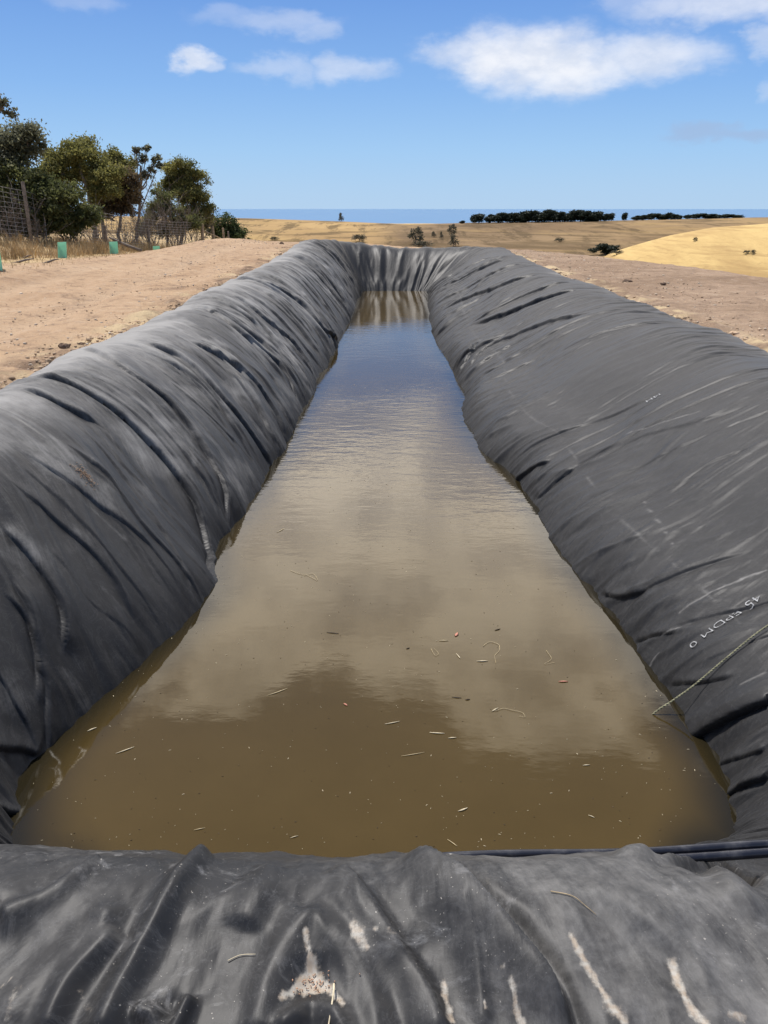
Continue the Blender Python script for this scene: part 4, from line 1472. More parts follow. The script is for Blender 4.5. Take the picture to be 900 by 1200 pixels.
def tree(name, label, Y, basepx, trunk_px, blobs_px, mat, per, size, cat='tree', group=None, twig_r=0.06, bark=None, depthk=0.9, elong=2.0, hollow=0.35, clump=0.16, limbs=5, nclump=26, lvl=2):
    """trunk_px: list of picture points the trunk goes through at distance Y; blobs_px: foliage masses (px, py, rx, ry)"""
    b0 = w_at(basepx[0], basepx[1], Y)
    z0 = min(gnd(b0.x, b0.y), b0.z) - 0.05
    root_ = empty(name, (b0.x, b0.y, z0))
    o_ = Vector(root_.location)
    k = Y / FPX
    blobs = []
    for (px, py, rx, ry) in blobs_px:
        yy = Y + random.uniform(-0.4, 0.4) * rx * k
        c_ = w_at(px, py, yy) - o_
        blobs.append((tuple(c_), (rx * k, rx * k * depthk, ry * k)))
    mb = MB()
    pts = [Vector((0, 0, 0))] + [w_at(px, py, Y) - o_ for px, py in trunk_px]
    rad = [twig_r * (1 - 0.5 * i / max(1, len(pts) - 1)) for i in range(len(pts))]
    fine_p, fine_r = [], []
    for i in range(len(pts) - 1):
        for t in (0, 0.33, 0.66):
            j_ = Vector((random.gauss(0, .02), random.gauss(0, .03), 0)) if i or t else Vector((0, 0, 0))
            fine_p.append(pts[i].lerp(pts[i + 1], t) + j_)
            fine_r.append(rad[i] * (1 - t) + rad[i + 1] * t)
    fine_p.append(pts[-1]); fine_r.append(rad[-1])
    mb.tube(fine_p, fine_r, 8, cap=True)
    # limbs reach from the trunk to each foliage mass
    for (c_, r_) in blobs:
        src = fine_p[random.randint(max(1, len(fine_p) // 3), len(fine_p) - 1)]
        tgt = Vector(c_)
        m_ = src.lerp(tgt, 0.5) + Vector((random.gauss(0, .08), random.gauss(0, .08), -0.08))
        mb.tube([src, src.lerp(m_, 0.5) + Vector((0, 0, -.02)), m_, m_.lerp(tgt, .6), tgt], [twig_r * .5, twig_r * .42, twig_r * .32, twig_r * .22, twig_r * .1], 6, cap=False)
        for _ in range(limbs):
            limb(mb, m_.lerp(tgt, random.uniform(0, .8)), (tgt - m_ + Vector((random.gauss(0, r_[0]), random.gauss(0, r_[1]), random.gauss(0.1, r_[2])))), min(r_) * random.uniform(.7, 1.2), twig_r * .22, max(0, lvl - 1), 0.5, None, 5)
    mb.build('trunk', bark or m_bark_t, root_)
    if blobs:
        me_ = leaves_mesh(blobs, per, size, elong, hollow, clump, nclump)
        link('crown', me_, mat, root_, False)
    return tag(root_, label, cat, group)


# the clump beside the fence, left to right
tree('gum_tree', 'tall gum tree with loose grey green crown standing at the picture edge behind the fence', 27, (-14, 285), [(-10, 240), (2, 200), (15, 170)],
     [(4, 168, 22, 12), (28, 158, 15, 12), (40, 170, 11, 13), (-12, 176, 18, 14), (12, 186, 22, 12), (-6, 195, 20, 12)], m_grey, 4200, 0.055, twig_r=0.12, limbs=4, hollow=0.2, clump=0.2)
tree('gum_branch_tree', 'sparse leafed gum whose drooping branch tip pokes in high at the left edge', 24, (-70, 285), [(-60, 220), (-40, 150), (-15, 120), (4, 126)],
     [(4, 121, 7, 5), (12, 131, 6, 5), (-14, 120, 12, 8), (-36, 132, 18, 12)], m_grey, 2600, 0.055, twig_r=0.09, limbs=3, hollow=0.1, clump=0.13, nclump=14)
tree('tea_tree_bush', 'dark dense bush filling the space behind the tallest fence post', 26.5, (20, 288), [(22, 260), (20, 235)],
     [(15, 212, 34, 22), (48, 226, 30, 20), (-5, 232, 26, 26), (78, 244, 24, 18), (30, 244, 32, 20), (100, 256, 16, 12), (0, 258, 26, 16), (55, 256, 24, 16), (85, 264, 18, 12), (25, 266, 24, 12), (62, 236, 22, 16)], m_darkleaf, 5200, 0.05, 'bush', twig_r=0.09, limbs=6)
tree('wattle_tree', 'broad olive yellow wattle with rounded crown left of the bare tree', 31.5, (112, 290), [(110, 260), (104, 225), (96, 205)],
     [(66, 188, 17, 12), (92, 180, 20, 13), (80, 205, 24, 14), (108, 200, 20, 15), (130, 208, 18, 14), (60, 206, 14, 13), (120, 222, 18, 12)], m_olive, 5600, 0.045, twig_r=0.10, limbs=5)
tree('gum_sapling', 'young gum with tufted pointed top rising behind the broad wattle', 33.5, (122, 290), [(118, 240), (108, 200), (100, 175)],
     [(95, 167, 11, 6), (104, 176, 13, 9), (125, 184, 12, 9), (140, 186, 11, 9), (148, 198, 9, 12)], m_olive, 4200, 0.05, twig_r=0.08, limbs=4, hollow=0.1)
tree('she_oak', 'drooping dark she oak with rusty branchlets between the wattle and the bare tree', 32.5, (140, 292), [(140, 265), (143, 235), (146, 215)],
     [(148, 214, 13, 14), (138, 236, 15, 13), (152, 232, 11, 13), (122, 245, 14, 12), (158, 215, 6, 10)], m_rusty, 4200, 0.045, twig_r=0.07, limbs=6, elong=3.2)
tree('bare_tree', 'nearly bare grey tree with small leaf tufts at its branch tips', 34.5, (160, 294), [(160, 268), (163, 240), (166, 215), (165, 195)],
     [(160, 176, 7, 5), (172, 174, 6, 4), (183, 187, 7, 4), (168, 188, 8, 5), (186, 194, 5, 4), (178, 198, 6, 4), (156, 190, 5, 5), (172, 206, 6, 5)], m_grey, 2600, 0.05, twig_r=0.065, bark=m_dead, limbs=9, hollow=0.1, clump=0.10, nclump=10, lvl=3)
tree('wattle_tree', 'upright olive topped wattle at the right end of the clump', 38, (212, 293), [(214, 265), (214, 235), (212, 215)],
     [(210, 198, 17, 10), (222, 208, 13, 12), (206, 216, 14, 11), (232, 228, 12, 12), (240, 242, 9, 12), (216, 228, 16, 10), (204, 208, 10, 10), (228, 250, 14, 12), (196, 222, 10, 8), (238, 256, 11, 10)], m_olive, 5600, 0.045, twig_r=0.09, limbs=6)
tree('paperbark', 'dull green ragged shrub tangled with bare twigs under the upright wattle', 36.5, (196, 294), [(196, 272), (194, 252), (190, 235)],
     [(190, 232, 12, 10), (180, 245, 14, 9), (200, 248, 13, 8), (176, 258, 10, 8), (226, 262, 14, 10), (190, 268, 14, 10), (210, 262, 13, 10), (168, 270, 9, 8)], m_darkleaf, 3600, 0.045, 'shrub', twig_r=0.06, bark=m_dead, limbs=12, hollow=0.1, lvl=3)
tree('coast_shrub', 'low rounded green shrub at the right end of the fence, beyond the last posts', 41.5, (268, 286), [(268, 276), (268, 268)],
     [(264, 262, 12, 10), (256, 272, 10, 9), (276, 272, 11, 8), (284, 277, 6, 5), (268, 277, 14, 7)], m_green, 5200, 0.05, 'shrub', twig_r=0.06, limbs=4)

# tangles of dead undergrowth under the trees: separate dead shrubs


def dead_shrub(px, py, Y, h, label, n=16):
    p = w_at(px, py, Y)
    root_ = empty('dead_shrub', (p.x, p.y, gnd(p.x, p.y) - 0.05))
    mb = MB()
    for _ in range(n):
        a = random.uniform(0, 6.28)
        d_ = Vector((math.cos(a) * random.uniform(.2, .9), math.sin(a) * .6, 1))
        limb(mb, Vector((random.gauss(0, .12), random.gauss(0, .12), 0)), d_, h * random.uniform(.5, .95), 0.016, 2, 0.55, None, 5)
    mb.build('branches', m_dead, root_)
    return tag(root_, label, 'shrub')


dead_shrub(10, 285, 25.5, 1.2, 'leafless grey brush behind the fence at the left edge', 18)
dead_shrub(48, 287, 26, 1.2, 'leafless brush behind the tallest fence post', 18)
dead_shrub(85, 289, 27, 1.1, 'leafless brush behind the short steel fence post')
dead_shrub(112, 291, 29.8, 1.2, 'leafless brush below the broad wattle')
dead_shrub(150, 294, 31.8, 1.2, 'leafless brush at the foot of the bare tree')
dead_shrub(180, 295, 33.8, 1.5, 'leafless dense brush behind the half hidden tree guard', 22)
dead_shrub(208, 294, 35.8, 1.7, 'tall leafless brush below the upright wattle', 26)
dead_shrub(228, 292, 37.4, 1.3, 'leafless brush beside the pale thick fence posts', 18)

# a fallen branch at the fence foot
p = w_at(150, 294, 27.5)
root = empty('fallen_branch', (p.x, p.y, gnd(p.x, p.y)))
mb = MB()
pts = [w_at(a, c_, 27.5) - Vector(root.location) for a, c_ in [(128, 278), (140, 284), (152, 289), (166, 294)]]
mb.tube(pts, [0.03, 0.05, 0.055, 0.05], 7, jitter=0.1)
limb(mb, pts[1], Vector((0.2, 0, 1)), 0.7, 0.02, 1)
mb.build('bough', m_dead, root)
tag(root, 'dark fallen branch slanting across the gap beside the bare tree', 'branch')

# ------------------------------------------------------------------ fence
m_post = simple_mat('weathered timber post', (0.20, 0.165, 0.13), 0.95, 0.3, 10, 0.1, 0.4)
m_postpale = simple_mat('pale timber post', (0.34, 0.26, 0.175), 0.95, 0.25, 10, 0.1, 0.4)
m_wire = simple_mat('galvanised wire', (0.30, 0.29, 0.275), 0.5, 0.2, 6)
m_steel = simple_mat('steel picket', (0.22, 0.21, 0.20), 0.6, 0.25, 8)
m_wire.node_tree.nodes['Principled BSDF'].inputs['Metallic'].default_value = 0.3


def fence_xy(Y):
    return -10.9 + (Y - 24) * 0.23, Y


def fence_Y(px):
    best = min(np.linspace(14, 60, 1500), key=lambda Y: abs(project(np.array([fence_xy(Y)[0], Y, 1.3]))[0] - px))
    return float(best)


fence = empty('wire_fence', (fence_xy(24)[0], 24, gnd(*fence_xy(24))))
FO = Vector(fence.location)
post_spec = [(38, 213, 0.055, m_post), (56, 250, 0.022, m_steel), (84, 261, 0.025, m_steel), (125, 264, 0.06, m_post), (175, 268, 0.04, m_post), (237, 262, 0.075, m_postpale), (250, 264, 0.07, m_postpale), (262, 267, 0.05, m_postpale), (268, 271, 0.04, m_post), (-60, 205, 0.05, m_post)]
heights = []
for px, topy, r, mat in post_spec:
    Y = fence_Y(px)
    x, y = fence_xy(Y)
    zb = gnd(x, y)
    zt = at_y(px, topy, Y)[2]
    mb = MB()
    lean = random.uniform(-0.03, 0.03)
    mb.tube([Vector((x, y, zb - 0.1)) - FO, Vector((x + lean * .5, y, (zb + zt) / 2)) - FO, Vector((x + lean, y, zt - 0.02)) - FO, Vector((x + lean, y, zt)) - FO], [r, r * .97, r * .93, r * .8], 9, jitter=0.05)
    o = mb.build('post', mat, fence)
    if px == 38:
        o['label'] = 'tallest grey timber post'
    elif mat is m_postpale:
        o['label'] = 'thick pale timber post'
    elif mat is m_steel:
        o['label'] = 'slender steel picket'
# netting: horizontal and vertical wires from the near end to the far posts
mb = MB()
Ya, Yb = fence_Y(-60), fence_Y(237)
top_at = lambda Y: float(np.interp(Y, [fence_Y(-60), fence_Y(38), fence_Y(56), fence_Y(125), Yb], [1.55, 1.50, 1.42, 1.20, 1.05]))
NH = 13
for k in range(NH):
    pts = []
    for Y in np.linspace(Ya, Yb, 40):
        x, y = fence_xy(Y)
        hh = top_at(Y) * (0.04 + 0.96 * (k / (NH - 1)) ** 1.15)
        pts.append(Vector((x - 0.06, y, gnd(x, y) + hh + 0.01 * math.sin(Y * 2 + k))) - FO)
    mb.tube(pts, 0.0075 if k in (0, NH - 1) else 0.0055, 3, cap=False)
Y = Ya
while Y < Yb:
    x, y = fence_xy(Y)
    zb = gnd(x, y)
    mb.tube([Vector((x - 0.06, y, zb + 0.04)) - FO, Vector((x - 0.06, y, zb + top_at(Y))) - FO], 0.0050, 3, cap=False)
    Y += 0.32
mb.build('wire_netting', m_wire, fence)
# rail between the pale posts
mb = MB()
pa, pb = w_at(238, 270, fence_Y(237)), w_at(262, 281, fence_Y(262))
mb.tube([pa - FO, pa.lerp(pb, .5) - FO, pb - FO], [0.03, 0.03, 0.028], 7)
mb.build('brace_rail', m_postpale, fence)
tag(fence, 'wire netting fence on timber and steel posts running in front of the trees', 'fence')

# ------------------------------------------------------------------ tree guards (open corflute sleeves)
m_guard, nt, b = new_mat('pale green corflute')
N = NT(nt)
b.inputs['Roughness'].default_value = 0.5
N.set(b.inputs['Base Color'], N.mix(N.ramp(N.noise(N.coord(), 5, 4), .3, .7), (0.44, 0.69, 0.57), (0.50, 0.74, 0.63)))
tr = N.n('ShaderNodeBsdfTranslucent')
tr.inputs[0].default_value = (0.50, 0.84, 0.68, 1)
mx = N.n('ShaderNodeMixShader')
mx.inputs[0].default_value = 0.6
nt.links.new(b.outputs[0], mx.inputs[1]); nt.links.new(tr.outputs[0], mx.inputs[2])
nt.links.new(mx.outputs[0], nt.nodes['Material Output'].inputs[0])
m_stake = simple_mat('hardwood stake', (0.30, 0.20, 0.12), 0.9, 0.3, 20)


def guard(px, pbase, Y, wpx, hpx, lean, label):
    x = at_y(px, pbase, Y)[0]
    zb = at_y(px, pbase, Y)[2]
    root_ = empty('tree_guard', (x, Y, zb), random.uniform(-.2, .2))
    k = Y / FPX
    w_, h_ = wpx * k * 0.95, hpx * k
    bm = bmesh.new()
    # three-sided folded sleeve with wall thickness
    tri = [(-w_ / 2, -w_ * .15), (w_ / 2, -w_ * .22), (0.1 * w_, w_ * .62)]
    outer, inner = [], []
    for z in (0.0, h_ * .5, h_):
        sh = lean * z
        outer.append([bm.verts.new((a + sh, c_ + 0.02 * math.sin(z * 5), z - 0.03 if z == 0 else z + (0.012 if (i == 1 and z == h_) else 0))) for i, (a, c_) in enumerate(tri)])
        inner.append([bm.verts.new((a * .95 + sh, c_ * .95 + 0.02 * math.sin(z * 5) + 0.002, z - 0.03 if z == 0 else z + (0.012 if (i == 1 and z == h_) else 0))) for i, (a, c_) in enumerate(tri)])
    for L_ in range(2):
        for i in range(3):
            j = (i + 1) % 3
            bm.faces.new((outer[L_][i], outer[L_][j], outer[L_ + 1][j], outer[L_ + 1][i]))
            bm.faces.new((inner[L_][j], inner[L_][i], inner[L_ + 1][i], inner[L_ + 1][j]))
    for i in range(3):
        j = (i + 1) % 3
        bm.faces.new((outer[2][i], outer[2][j], inner[2][j], inner[2][i]))
        bm.faces.new((outer[0][j], outer[0][i], inner[0][i], inner[0][j]))
    m_ = bpy.data.meshes.new('sleeve')
    bm.to_mesh(m_)
    bm.free()
    link('sleeve', m_, m_guard, root_, False)
    mb = MB()
    mb.tube([(0.02, w_ * .3, -0.06), (0.02 + lean * h_ * .9, w_ * .3, h_ * .92)], 0.012, 6)
    mb.build('stake', m_stake, root_)
    return tag(root_, label, 'tree guard')


def ground_y(px, py, lo=6, hi=45):
    d_ = ray(px, py)
    for Y in np.linspace(lo, hi, 2000):
        p_ = np.array([0, 0, EYE]) + d_ * (Y / d_[1])
        if p_[2] <= gnd(p_[0], p_[1]):
            return float(Y)
    return hi


guard(-2, 316, 15.0, 13, 24, -0.02, 'pale green tree guard cut by the left edge, nearest of all')
guard(74, 305, 20.5, 11, 19, 0.10, 'pale green tree guard, tallest whole one, leaning below the steel picket')
guard(134.5, 299, 26.0, 10, 14, 0.02, 'pale green tree guard near the dark timber post in the clump')
guard(184, 297, 30.0, 8, 7.5, 0.0, 'pale green tree guard mostly hidden behind the dirt rise')

# ------------------------------------------------------------------ dry grass along the fence


def grass_blades(n, sampler, hmin, hmax, mat, label, name='dry_grass', wid=0.007):
    vs = []
    for _ in range(n):
        x, y = sampler()
        z = gnd(x, y) - 0.03
        h_ = random.uniform(hmin, hmax)
        a = random.uniform(0, 6.28)
        lx, ly = random.gauss(0, .35) * h_, random.gauss(0, .35) * h_
        wx, wy = math.cos(a) * wid, math.sin(a) * wid
        vs += [(x - wx, y - wy, z), (x + wx, y + wy, z), (x + lx * .4 + wx * .7, y + ly * .4 + wy * .7, z + h_ * .6), (x + lx * .4 - wx * .7, y + ly * .4 - wy * .7, z + h_ * .6)]
        vs += [(x + lx * .4 - wx * .7, y + ly * .4 - wy * .7, z + h_ * .6), (x + lx * .4 + wx * .7, y + ly * .4 + wy * .7, z + h_ * .6), (x + lx + wx * .1, y + ly + wy * .1, z + h_), (x + lx - wx * .1, y + ly - wy * .1, z + h_)]
    me_ = mesh_from(name, vs, np.arange(len(vs)).reshape(-1, 4))
    o_ = link(name, me_, mat, None, False)
    return tag(o_, label, 'grass', None, 'stuff')


m_drygrass = simple_mat('dry grass', (0.44, 0.315, 0.16), 0.9, 0.35, 1.3)
tufts = [(random.uniform(-10.9, -8.6), random.uniform(14, 36), random.uniform(.08, .35)) for _ in range(150)]


def gs():
    t = random.choice(tufts)
    return t[0] + random.gauss(0, t[2]), t[1] + random.gauss(0, t[2] * 1.6)


grass_blades(9000, gs, 0.10, 0.42, m_drygrass, 'dry straw coloured grass growing along the foot of the fence')
grass_blades(2600, lambda: (random.uniform(-9.2, -6.6) , random.uniform(11, 32)), 0.03, 0.10, m_drygrass, 'short dry stubble between the tree guards and the bare dirt', 'dry_stubble')

# sticks on the grass edge
for (a, c_, L, ang, lab) in [(25, 308, .55, .1, 'dark stick lying on the dirt beside the nearest tree guard'), (29, 303.5, .35, .7, 'curved stick lying left of the tallest tree guard'), (58, 308.5, .4, .05, 'thin dark stick on the dirt in front of the tallest tree guard')]:
    Y = ground_y(a, c_)
    p = at_y(a, c_, Y)
    mb = MB()
    mb.tube([(t * L * math.cos(ang), t * L * math.sin(ang), 0.03 + 0.05 * math.sin(t * 3)) for t in np.linspace(-.5, .5, 7)], [0.012, .02, .022, .022, .02, .015, .008], 6)
    o = mb.build('stick', m_dead)
    o.location = (p[0], p[1], gnd(p[0], p[1]) + 0.0)
    tag(o, lab, 'stick')

# ------------------------------------------------------------------ far trees


def hill_point(px, py):
    """first meeting of the sight line with the hill sheet"""
    d_ = ray(px, py)
    a = math.atan2(d_[0], d_[1])
    col = int(np.argmin(np.abs(az2 - a)))
    prof_r, prof_z = rs2, hz[:, col]
    hd = math.hypot(d_[0], d_[1])
    line = EYE + d_[2] / hd * prof_r
    ok = np.where((prof_r > 60) & (line <= prof_z))[0]
    r_ = prof_r[ok[0]] if len(ok) else RIDGE
    return math.sin(a) * r_, math.cos(a) * r_, float(np.interp(r_, prof_r, prof_z)), r_


def far_tree_mesh(seed, wide, per=5200):
    st = random.getstate()
    random.seed(seed)
    bl = []
    for _ in range(15):
        hz_ = random.uniform(.18, .74)
        sp_ = 0.36 * math.sqrt(max(0.05, 1 - ((hz_ - .35) / .5) ** 2))
        bl.append(((random.uniform(-sp_, sp_) * wide, random.uniform(-sp_, sp_), hz_), (0.2 * wide, 0.2, 0.17)))
    random.setstate(st)
    return leaves_mesh(bl, per, 0.055, 1.5, 0.2, 0.12, 40)


def far_trunk_mesh():
    mb = MB()
    mb.tube([(0, 0, -.05), (0.01, 0, .25), (-.01, 0, .6)], [0.035, .028, .012], 6)
    for a in (0.4, 2.3, 4.2):
        mb.tube([(0, 0, .25), (.14 * math.cos(a), .14 * math.sin(a), .42), (.26 * math.cos(a), .2 * math.sin(a), .6)], [.02, .014, .006], 5)
    me_ = bpy.data.meshes.new('trunk')
    me_.from_pydata(mb.v, [], mb.f)
    me_.materials.append(m_bark_t)
    return me_


crowns = [far_tree_mesh(k, w) for k, w in ((1, 1.0), (2, 1.3), (3, 1.6), (4, 0.9))]
for c_ in crowns:
    c_.materials.append(m_far)
scrubs = [far_tree_mesh(k, w, 700) for k, w in ((5, 1.0), (6, 1.3), (7, 1.6), (8, 0.8))]
for c_ in scrubs:
    c_.materials.append(m_scrub)
ftrunk = far_trunk_mesh()


def far_tree(px, topy, basey, wpx, label, group=None, mesh=None, name='far_tree', r=None, cat='tree'):
    x, y, z, rr = hill_point(px, basey)
    if r:
        d_ = ray(px, basey)
        a = math.atan2(d_[0], d_[1])
        rr = r
        x, y = math.sin(a) * rr, math.cos(a) * rr
        col = int(np.argmin(np.abs(az2 - a)))
        z = float(np.interp(rr, rs2, hz[:, col]))
    k = rr / FPX * 1.0
    hgt = max((basey - topy) * k, 0.5)
    wid = wpx * k
    o_ = empty(name, (x, y, z), random.uniform(0, 0.4))
    m_ = mesh or random.choice(crowns)
    cr = bpy.data.objects.new('crown', m_)
    COL.objects.link(cr)
    cr.parent = o_
    tr_ = bpy.data.objects.new('trunk', ftrunk)
    COL.objects.link(tr_)
    tr_.parent = o_
    o_.scale = (wid * 0.95, wid * 0.95, hgt * 0.98)
    return tag(o_, label, cat, group)


GRP = 'row of dark trees along the far ridge'
LABR = 'dark rounded tree in the row along the far ridge'
row = [(561, 251, 15), (573, 252, 8), (584, 250.5, 17), (597, 251, 14), (606, 250.5, 14), (616, 248.5, 16), (627, 248, 17), (638, 248, 16), (648, 248.5, 15), (659, 250, 14), (669, 250, 15), (680, 248.5, 16), (690, 249.5, 14), (700, 250.5, 13)]
for px, ty, w in row:
    far_tree(px, ty, 262, w * 1.3, LABR, GRP, None, 'ridge_tree', RIDGE - 6)
row2 = [(708, 252, 7), (716, 251, 8), (732, 250.5, 6), (745, 254, 8), (752, 253.5, 8), (763, 251.5, 10), (772, 251.5, 11), (785, 250.5, 9), (793, 252.5, 9), (806, 253, 8), (816, 252, 11), (826, 251.5, 12), (837, 252, 12), (848, 252.5, 11), (859, 252.5, 10)]
GRP2 = 'smaller trees trailing off along the ridge'
for px, ty, w in row2:
    far_tree(px, ty, float(np.interp(px, [700, 865], [260.5, 256.5])), w * 1.25, 'small dark tree in the thinner row trailing to the right along the ridge', GRP2, None, 'ridge_tree', RIDGE - 4)
far_tree(541, 260, 263.5, 6, 'low dark shrub standing just left of the row on the far ridge', None, None, 'ridge_shrub', RIDGE - 4, 'shrub')
far_tree(399.5, 249, 260, 7, 'lone thin tree on the skyline against the sea', None, scrubs[3], 'lone_tree', RIDGE - 4)
far_tree(487, 267, 287, 19, 'bushy grey green tree on the slope beyond the far end of the pond', None, scrubs[0], 'slope_tree')
far_tree(496, 282, 289, 16, 'low grey bush at the foot of the bushy slope tree', None, scrubs[2], 'slope_bush', None, 'bush')
far_tree(529, 263, 277, 12, 'upper of two stacked grey green trees on the slope', None, scrubs[0], 'slope_tree')
far_tree(531, 275, 290, 13, 'lower of two stacked grey green trees on the slope', None, scrubs[3], 'slope_tree')
far_tree(508, 273, 280, 7, 'small round bush between the slope trees', None, scrubs[3], 'slope_bush', None, 'bush')
far_tree(517, 274, 283, 5, 'narrow bush left of the stacked slope trees', None, scrubs[3], 'slope_bush', None, 'bush')
far_tree(421, 274, 284, 14, 'straggly bush on the slope above the far left corner of the liner', None, scrubs[1], 'slope_bush', None, 'bush')
far_tree(322, 278, 283, 8, 'low scrubby bush on the hill left of the pond end', None, scrubs[2], 'slope_bush', None, 'bush')
far_tree(655, 279, 284, 9, 'small dark bush high on the brown slope below the ridge row', None, scrubs[1], 'slope_bush', None, 'bush')
far_tree(709, 287, 300, 21, 'flat topped dark tree where the golden hill meets the brown slope', None, crowns[2], 'slope_tree')
far_tree(722, 294, 300, 12, 'low bush just right of the flat topped tree', None, scrubs[1], 'slope_bush', None, 'bush')
far_tree(814, 279.5, 284, 5.5, 'small dark bush alone on the golden hill', None, scrubs[0], 'hill_bush', None, 'bush')
far_tree(874, 298, 302.5, 6, 'left of two small bushes on the edge of the golden paddock', None, scrubs[1], 'hill_bush', None, 'bush')
far_tree(881, 298, 302.5, 6, 'right of two small bushes on the edge of the golden paddock', None, scrubs[0], 'hill_bush', None, 'bush')

# ------------------------------------------------------------------ sun, sky, clouds
SUN_EL, SUN_AZ = R(69), R(-42)        # azimuth clockwise from +Y: high, ahead and to the left
sd_ = bpy.data.lights.new('sun', 'SUN')
sd_.energy = 4.8
sd_.angle = R(0.53)
sd_.color = (1.0, 0.955, 0.90)
so = bpy.data.objects.new('sun', sd_)
COL.objects.link(so)
sv = Vector((math.sin(SUN_AZ) * math.cos(SUN_EL), math.cos(SUN_AZ) * math.cos(SUN_EL), math.sin(SUN_EL)))
so.rotation_euler = sv.to_track_quat('Z', 'Y').to_euler()
so.location = sv * 50

world = bpy.data.worlds.new('World')
scene.world = world
world.use_nodes = True
nt = world.node_tree
N = NT(nt)
bg = nt.nodes['Background']
sky = N.n('ShaderNodeTexSky')
sky.sky_type = 'NISHITA'
sky.sun_disc = False
sky.sun_elevation = SUN_EL
sky.sun_rotation = SUN_AZ
sky.altitude = 100
sky.air_density = 1.0
sky.dust_density = 0.6
sky.ozone_density = 2.0
hs = N.n('ShaderNodeHueSaturation')
hs.inputs['Saturation'].default_value = 1.25
hs.inputs['Value'].default_value = 1.0
nt.links.new(sky.outputs[0], hs.inputs['Color'])
dirv = N.coord('Generated')
sep = N.n('ShaderNodeSeparateXYZ')
N.set(sep.inputs[0], dirv)
el = N.math('ARCSINE', sep.outputs[2])
azn = N.math('ARCTAN2', sep.outputs[0], sep.outputs[1])
comb = N.n('ShaderNodeCombineXYZ')
N.set(comb.inputs[0], azn); N.set(comb.inputs[1], N.math('MULTIPLY', el, 1.9))
wz = N.n('ShaderNodeTexNoise')
N.set(wz.inputs['Vector'], comb.outputs[0])
wz.inputs['Scale'].default_value = 20.0
wz.inputs['Detail'].default_value = 7
wz.inputs['Roughness'].default_value = 0.58
wsep = N.n('ShaderNodeSeparateColor')
N.set(wsep.inputs[0], wz.outputs['Color'])
wa = N.math('ADD', azn, N.math('MULTIPLY', N.math('SUBTRACT', wsep.outputs[0], 0.5), 0.085))
we = N.math('ADD', el, N.math('MULTIPLY', N.math('SUBTRACT', wsep.outputs[1], 0.5), 0.040))


def puff(px, py, rx, ry, amt):
    a0, e0 = azel(px, py)
    ra, re = rx / FPX * CP * 1.05, ry / FPX
    da = N.math('DIVIDE', N.math('SUBTRACT', wa, a0), ra)
    de = N.math('DIVIDE', N.math('SUBTRACT', we, e0), re)
    r2 = N.math('ADD', N.math('MULTIPLY', da, da), N.math('MULTIPLY', de, de))
    return N.math('MULTIPLY', N.math('POWER', N.ramp(r2, 2.5, -0.25), 1.7), amt * 0.9)


def union(lst):
    m = lst[0]
    for x in lst[1:]:
        m = N.math('MAXIMUM', m, x)
    return m


puffs = union([puff(*p) for p in [
    (548, 62, 44, 16, 0.75), (585, 66, 48, 26, 1.0), (625, 72, 56, 28, 1.0), (665, 80, 56, 24, 1.0), (705, 80, 48, 18, 0.85), (755, 66, 56, 20, 0.8), (795, 66, 40, 14, 0.55), (606, 50, 30, 14, 0.7), (745, 52, 26, 10, 0.5),
    (222, 71, 17, 12, 0.8), (238, 77, 18, 8, 0.5), (318, 82, 34, 9, 0.36), (348, 80, 16, 13, 0.34), (405, 81, 42, 11, 0.5), (430, 84, 24, 8, 0.3), (330, 28, 52, 10, 0.36), (275, 18, 44, 9, 0.22), (375, 36, 24, 9, 0.36),
    (95, 0, 30, 10, 0.22), (860, 3, 100, 15, 0.7), (730, 3, 22, 12, 0.3), (900, 45, 16, 12, 0.5), (900, 105, 12, 12, 0.3)]])
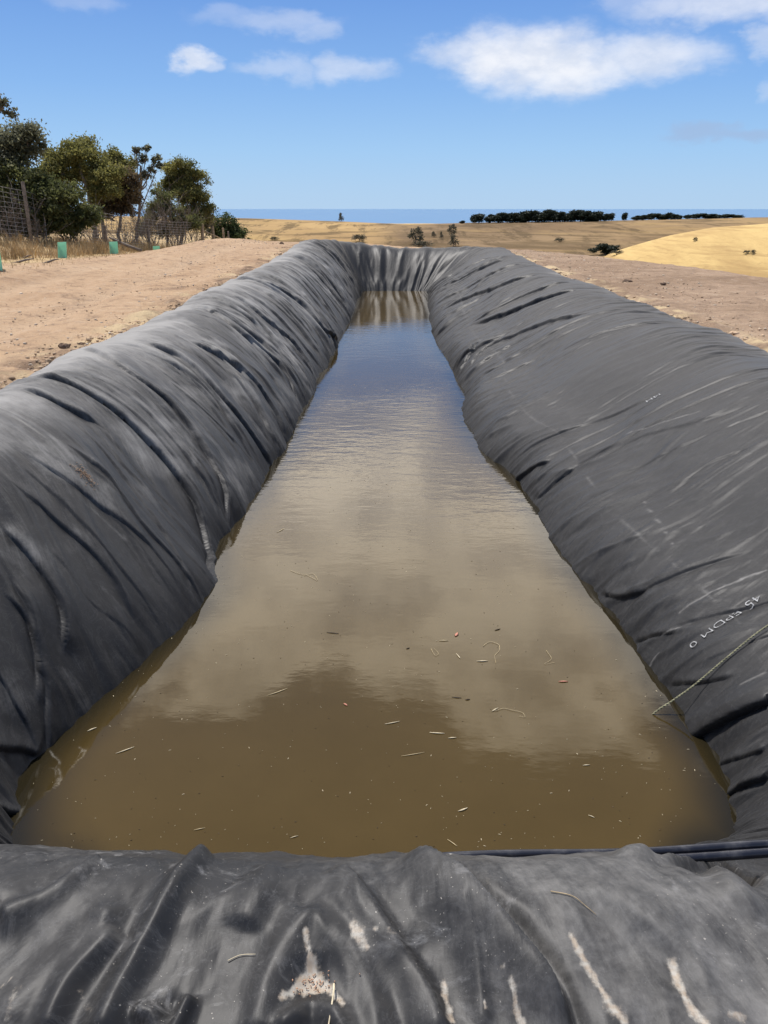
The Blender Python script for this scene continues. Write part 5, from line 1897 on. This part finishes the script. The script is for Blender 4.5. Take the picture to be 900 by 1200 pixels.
# higher layer overhead of the frame, the one the pond mirrors
h1 = N.noise(comb.outputs[0], 3.2, 6, 0.55)
edge = N.math('ADD', N.math('ADD', el, N.math('MULTIPLY', N.math('SUBTRACT', h1, 0.5), 0.62)), N.math('MULTIPLY', azn, -0.05))
upper = N.math('MULTIPLY', N.ramp(edge, 0.245, 0.335), N.ramp(edge, 0.62, 0.555))
upper = N.math('MULTIPLY', upper, N.ramp(N.noise(comb.outputs[0], 6.0, 6, 0.6), 0.30, 0.62, 0.45, 1.0))
upper = N.math('MULTIPLY', upper, N.ramp(N.math('ABSOLUTE', azn), 1.5, 0.9))
upper = N.math('MULTIPLY', upper, N.ramp(el, 0.200, 0.235))
added_veil = N.math('MULTIPLY', N.math('MULTIPLY', N.ramp(el, 0.205, 0.25), N.ramp(el, 0.46, 0.38)), 0.30)  # thin cloud added out of view to grey the pond's blue reflection
upper = N.math('MAXIMUM', upper, added_veil)
mask = N.math('MAXIMUM', puffs, N.math('MULTIPLY', upper, 0.92))
shade = N.noise(comb.outputs[0], 22.0, 5, 0.6)
ccol = N.mix(N.ramp(shade, 0.35, 0.65), (7.0, 7.3, 8.0), (8.6, 8.6, 8.8))
grad = N.n('ShaderNodeValToRGB')
N.set(grad.inputs[0], N.math('MULTIPLY', el, 2.0))
cr_ = grad.color_ramp
cr_.elements[0].position = 0.0
cr_.elements[0].color = (0.42, 0.62, 0.86, 1)
cr_.elements[1].position = 0.42
cr_.elements[1].color = (0.155, 0.33, 0.74, 1)
for ps, cc in ((0.12, (0.33, 0.56, 0.87, 1)), (0.25, (0.235, 0.45, 0.83, 1))):
    e_ = cr_.elements.new(ps)
    e_.color = cc
gsc = N.n('ShaderNodeVectorMath', operation='SCALE')
N.set(gsc.inputs[0], grad.outputs[0])
gsc.inputs[3].default_value = 9.2
ccol = N.mix(N.ramp(el, 0.19, 0.36), ccol, (28.0, 25.5, 22.0))
skyc = N.mix(N.ramp(el, 0.30, 0.75, 0.9, 0.0), hs.outputs[0], gsc.outputs[0])
c = N.mix(mask, skyc, ccol)
# one thin grey bank of cloud low on the right
greyb = union([puff(825, 155, 36, 7, 0.75), puff(868, 157, 32, 6.5, 0.75)])
c = N.mix(greyb, c, (3.2, 4.3, 6.3))
N.set(bg.inputs['Color'], c)
bg.inputs['Strength'].default_value = 0.10

vs_ = scene.view_settings
vs_.view_transform = 'Standard'
vs_.look = 'None'
vs_.gamma = 1.0
vs_.use_curve_mapping = False
vs_.exposure = 0.2
scene.render.resolution_x = 768
scene.render.resolution_y = 1024
scene.render.engine = 'CYCLES'
scene.cycles.max_bounces = 6
scene.cycles.use_denoising = True
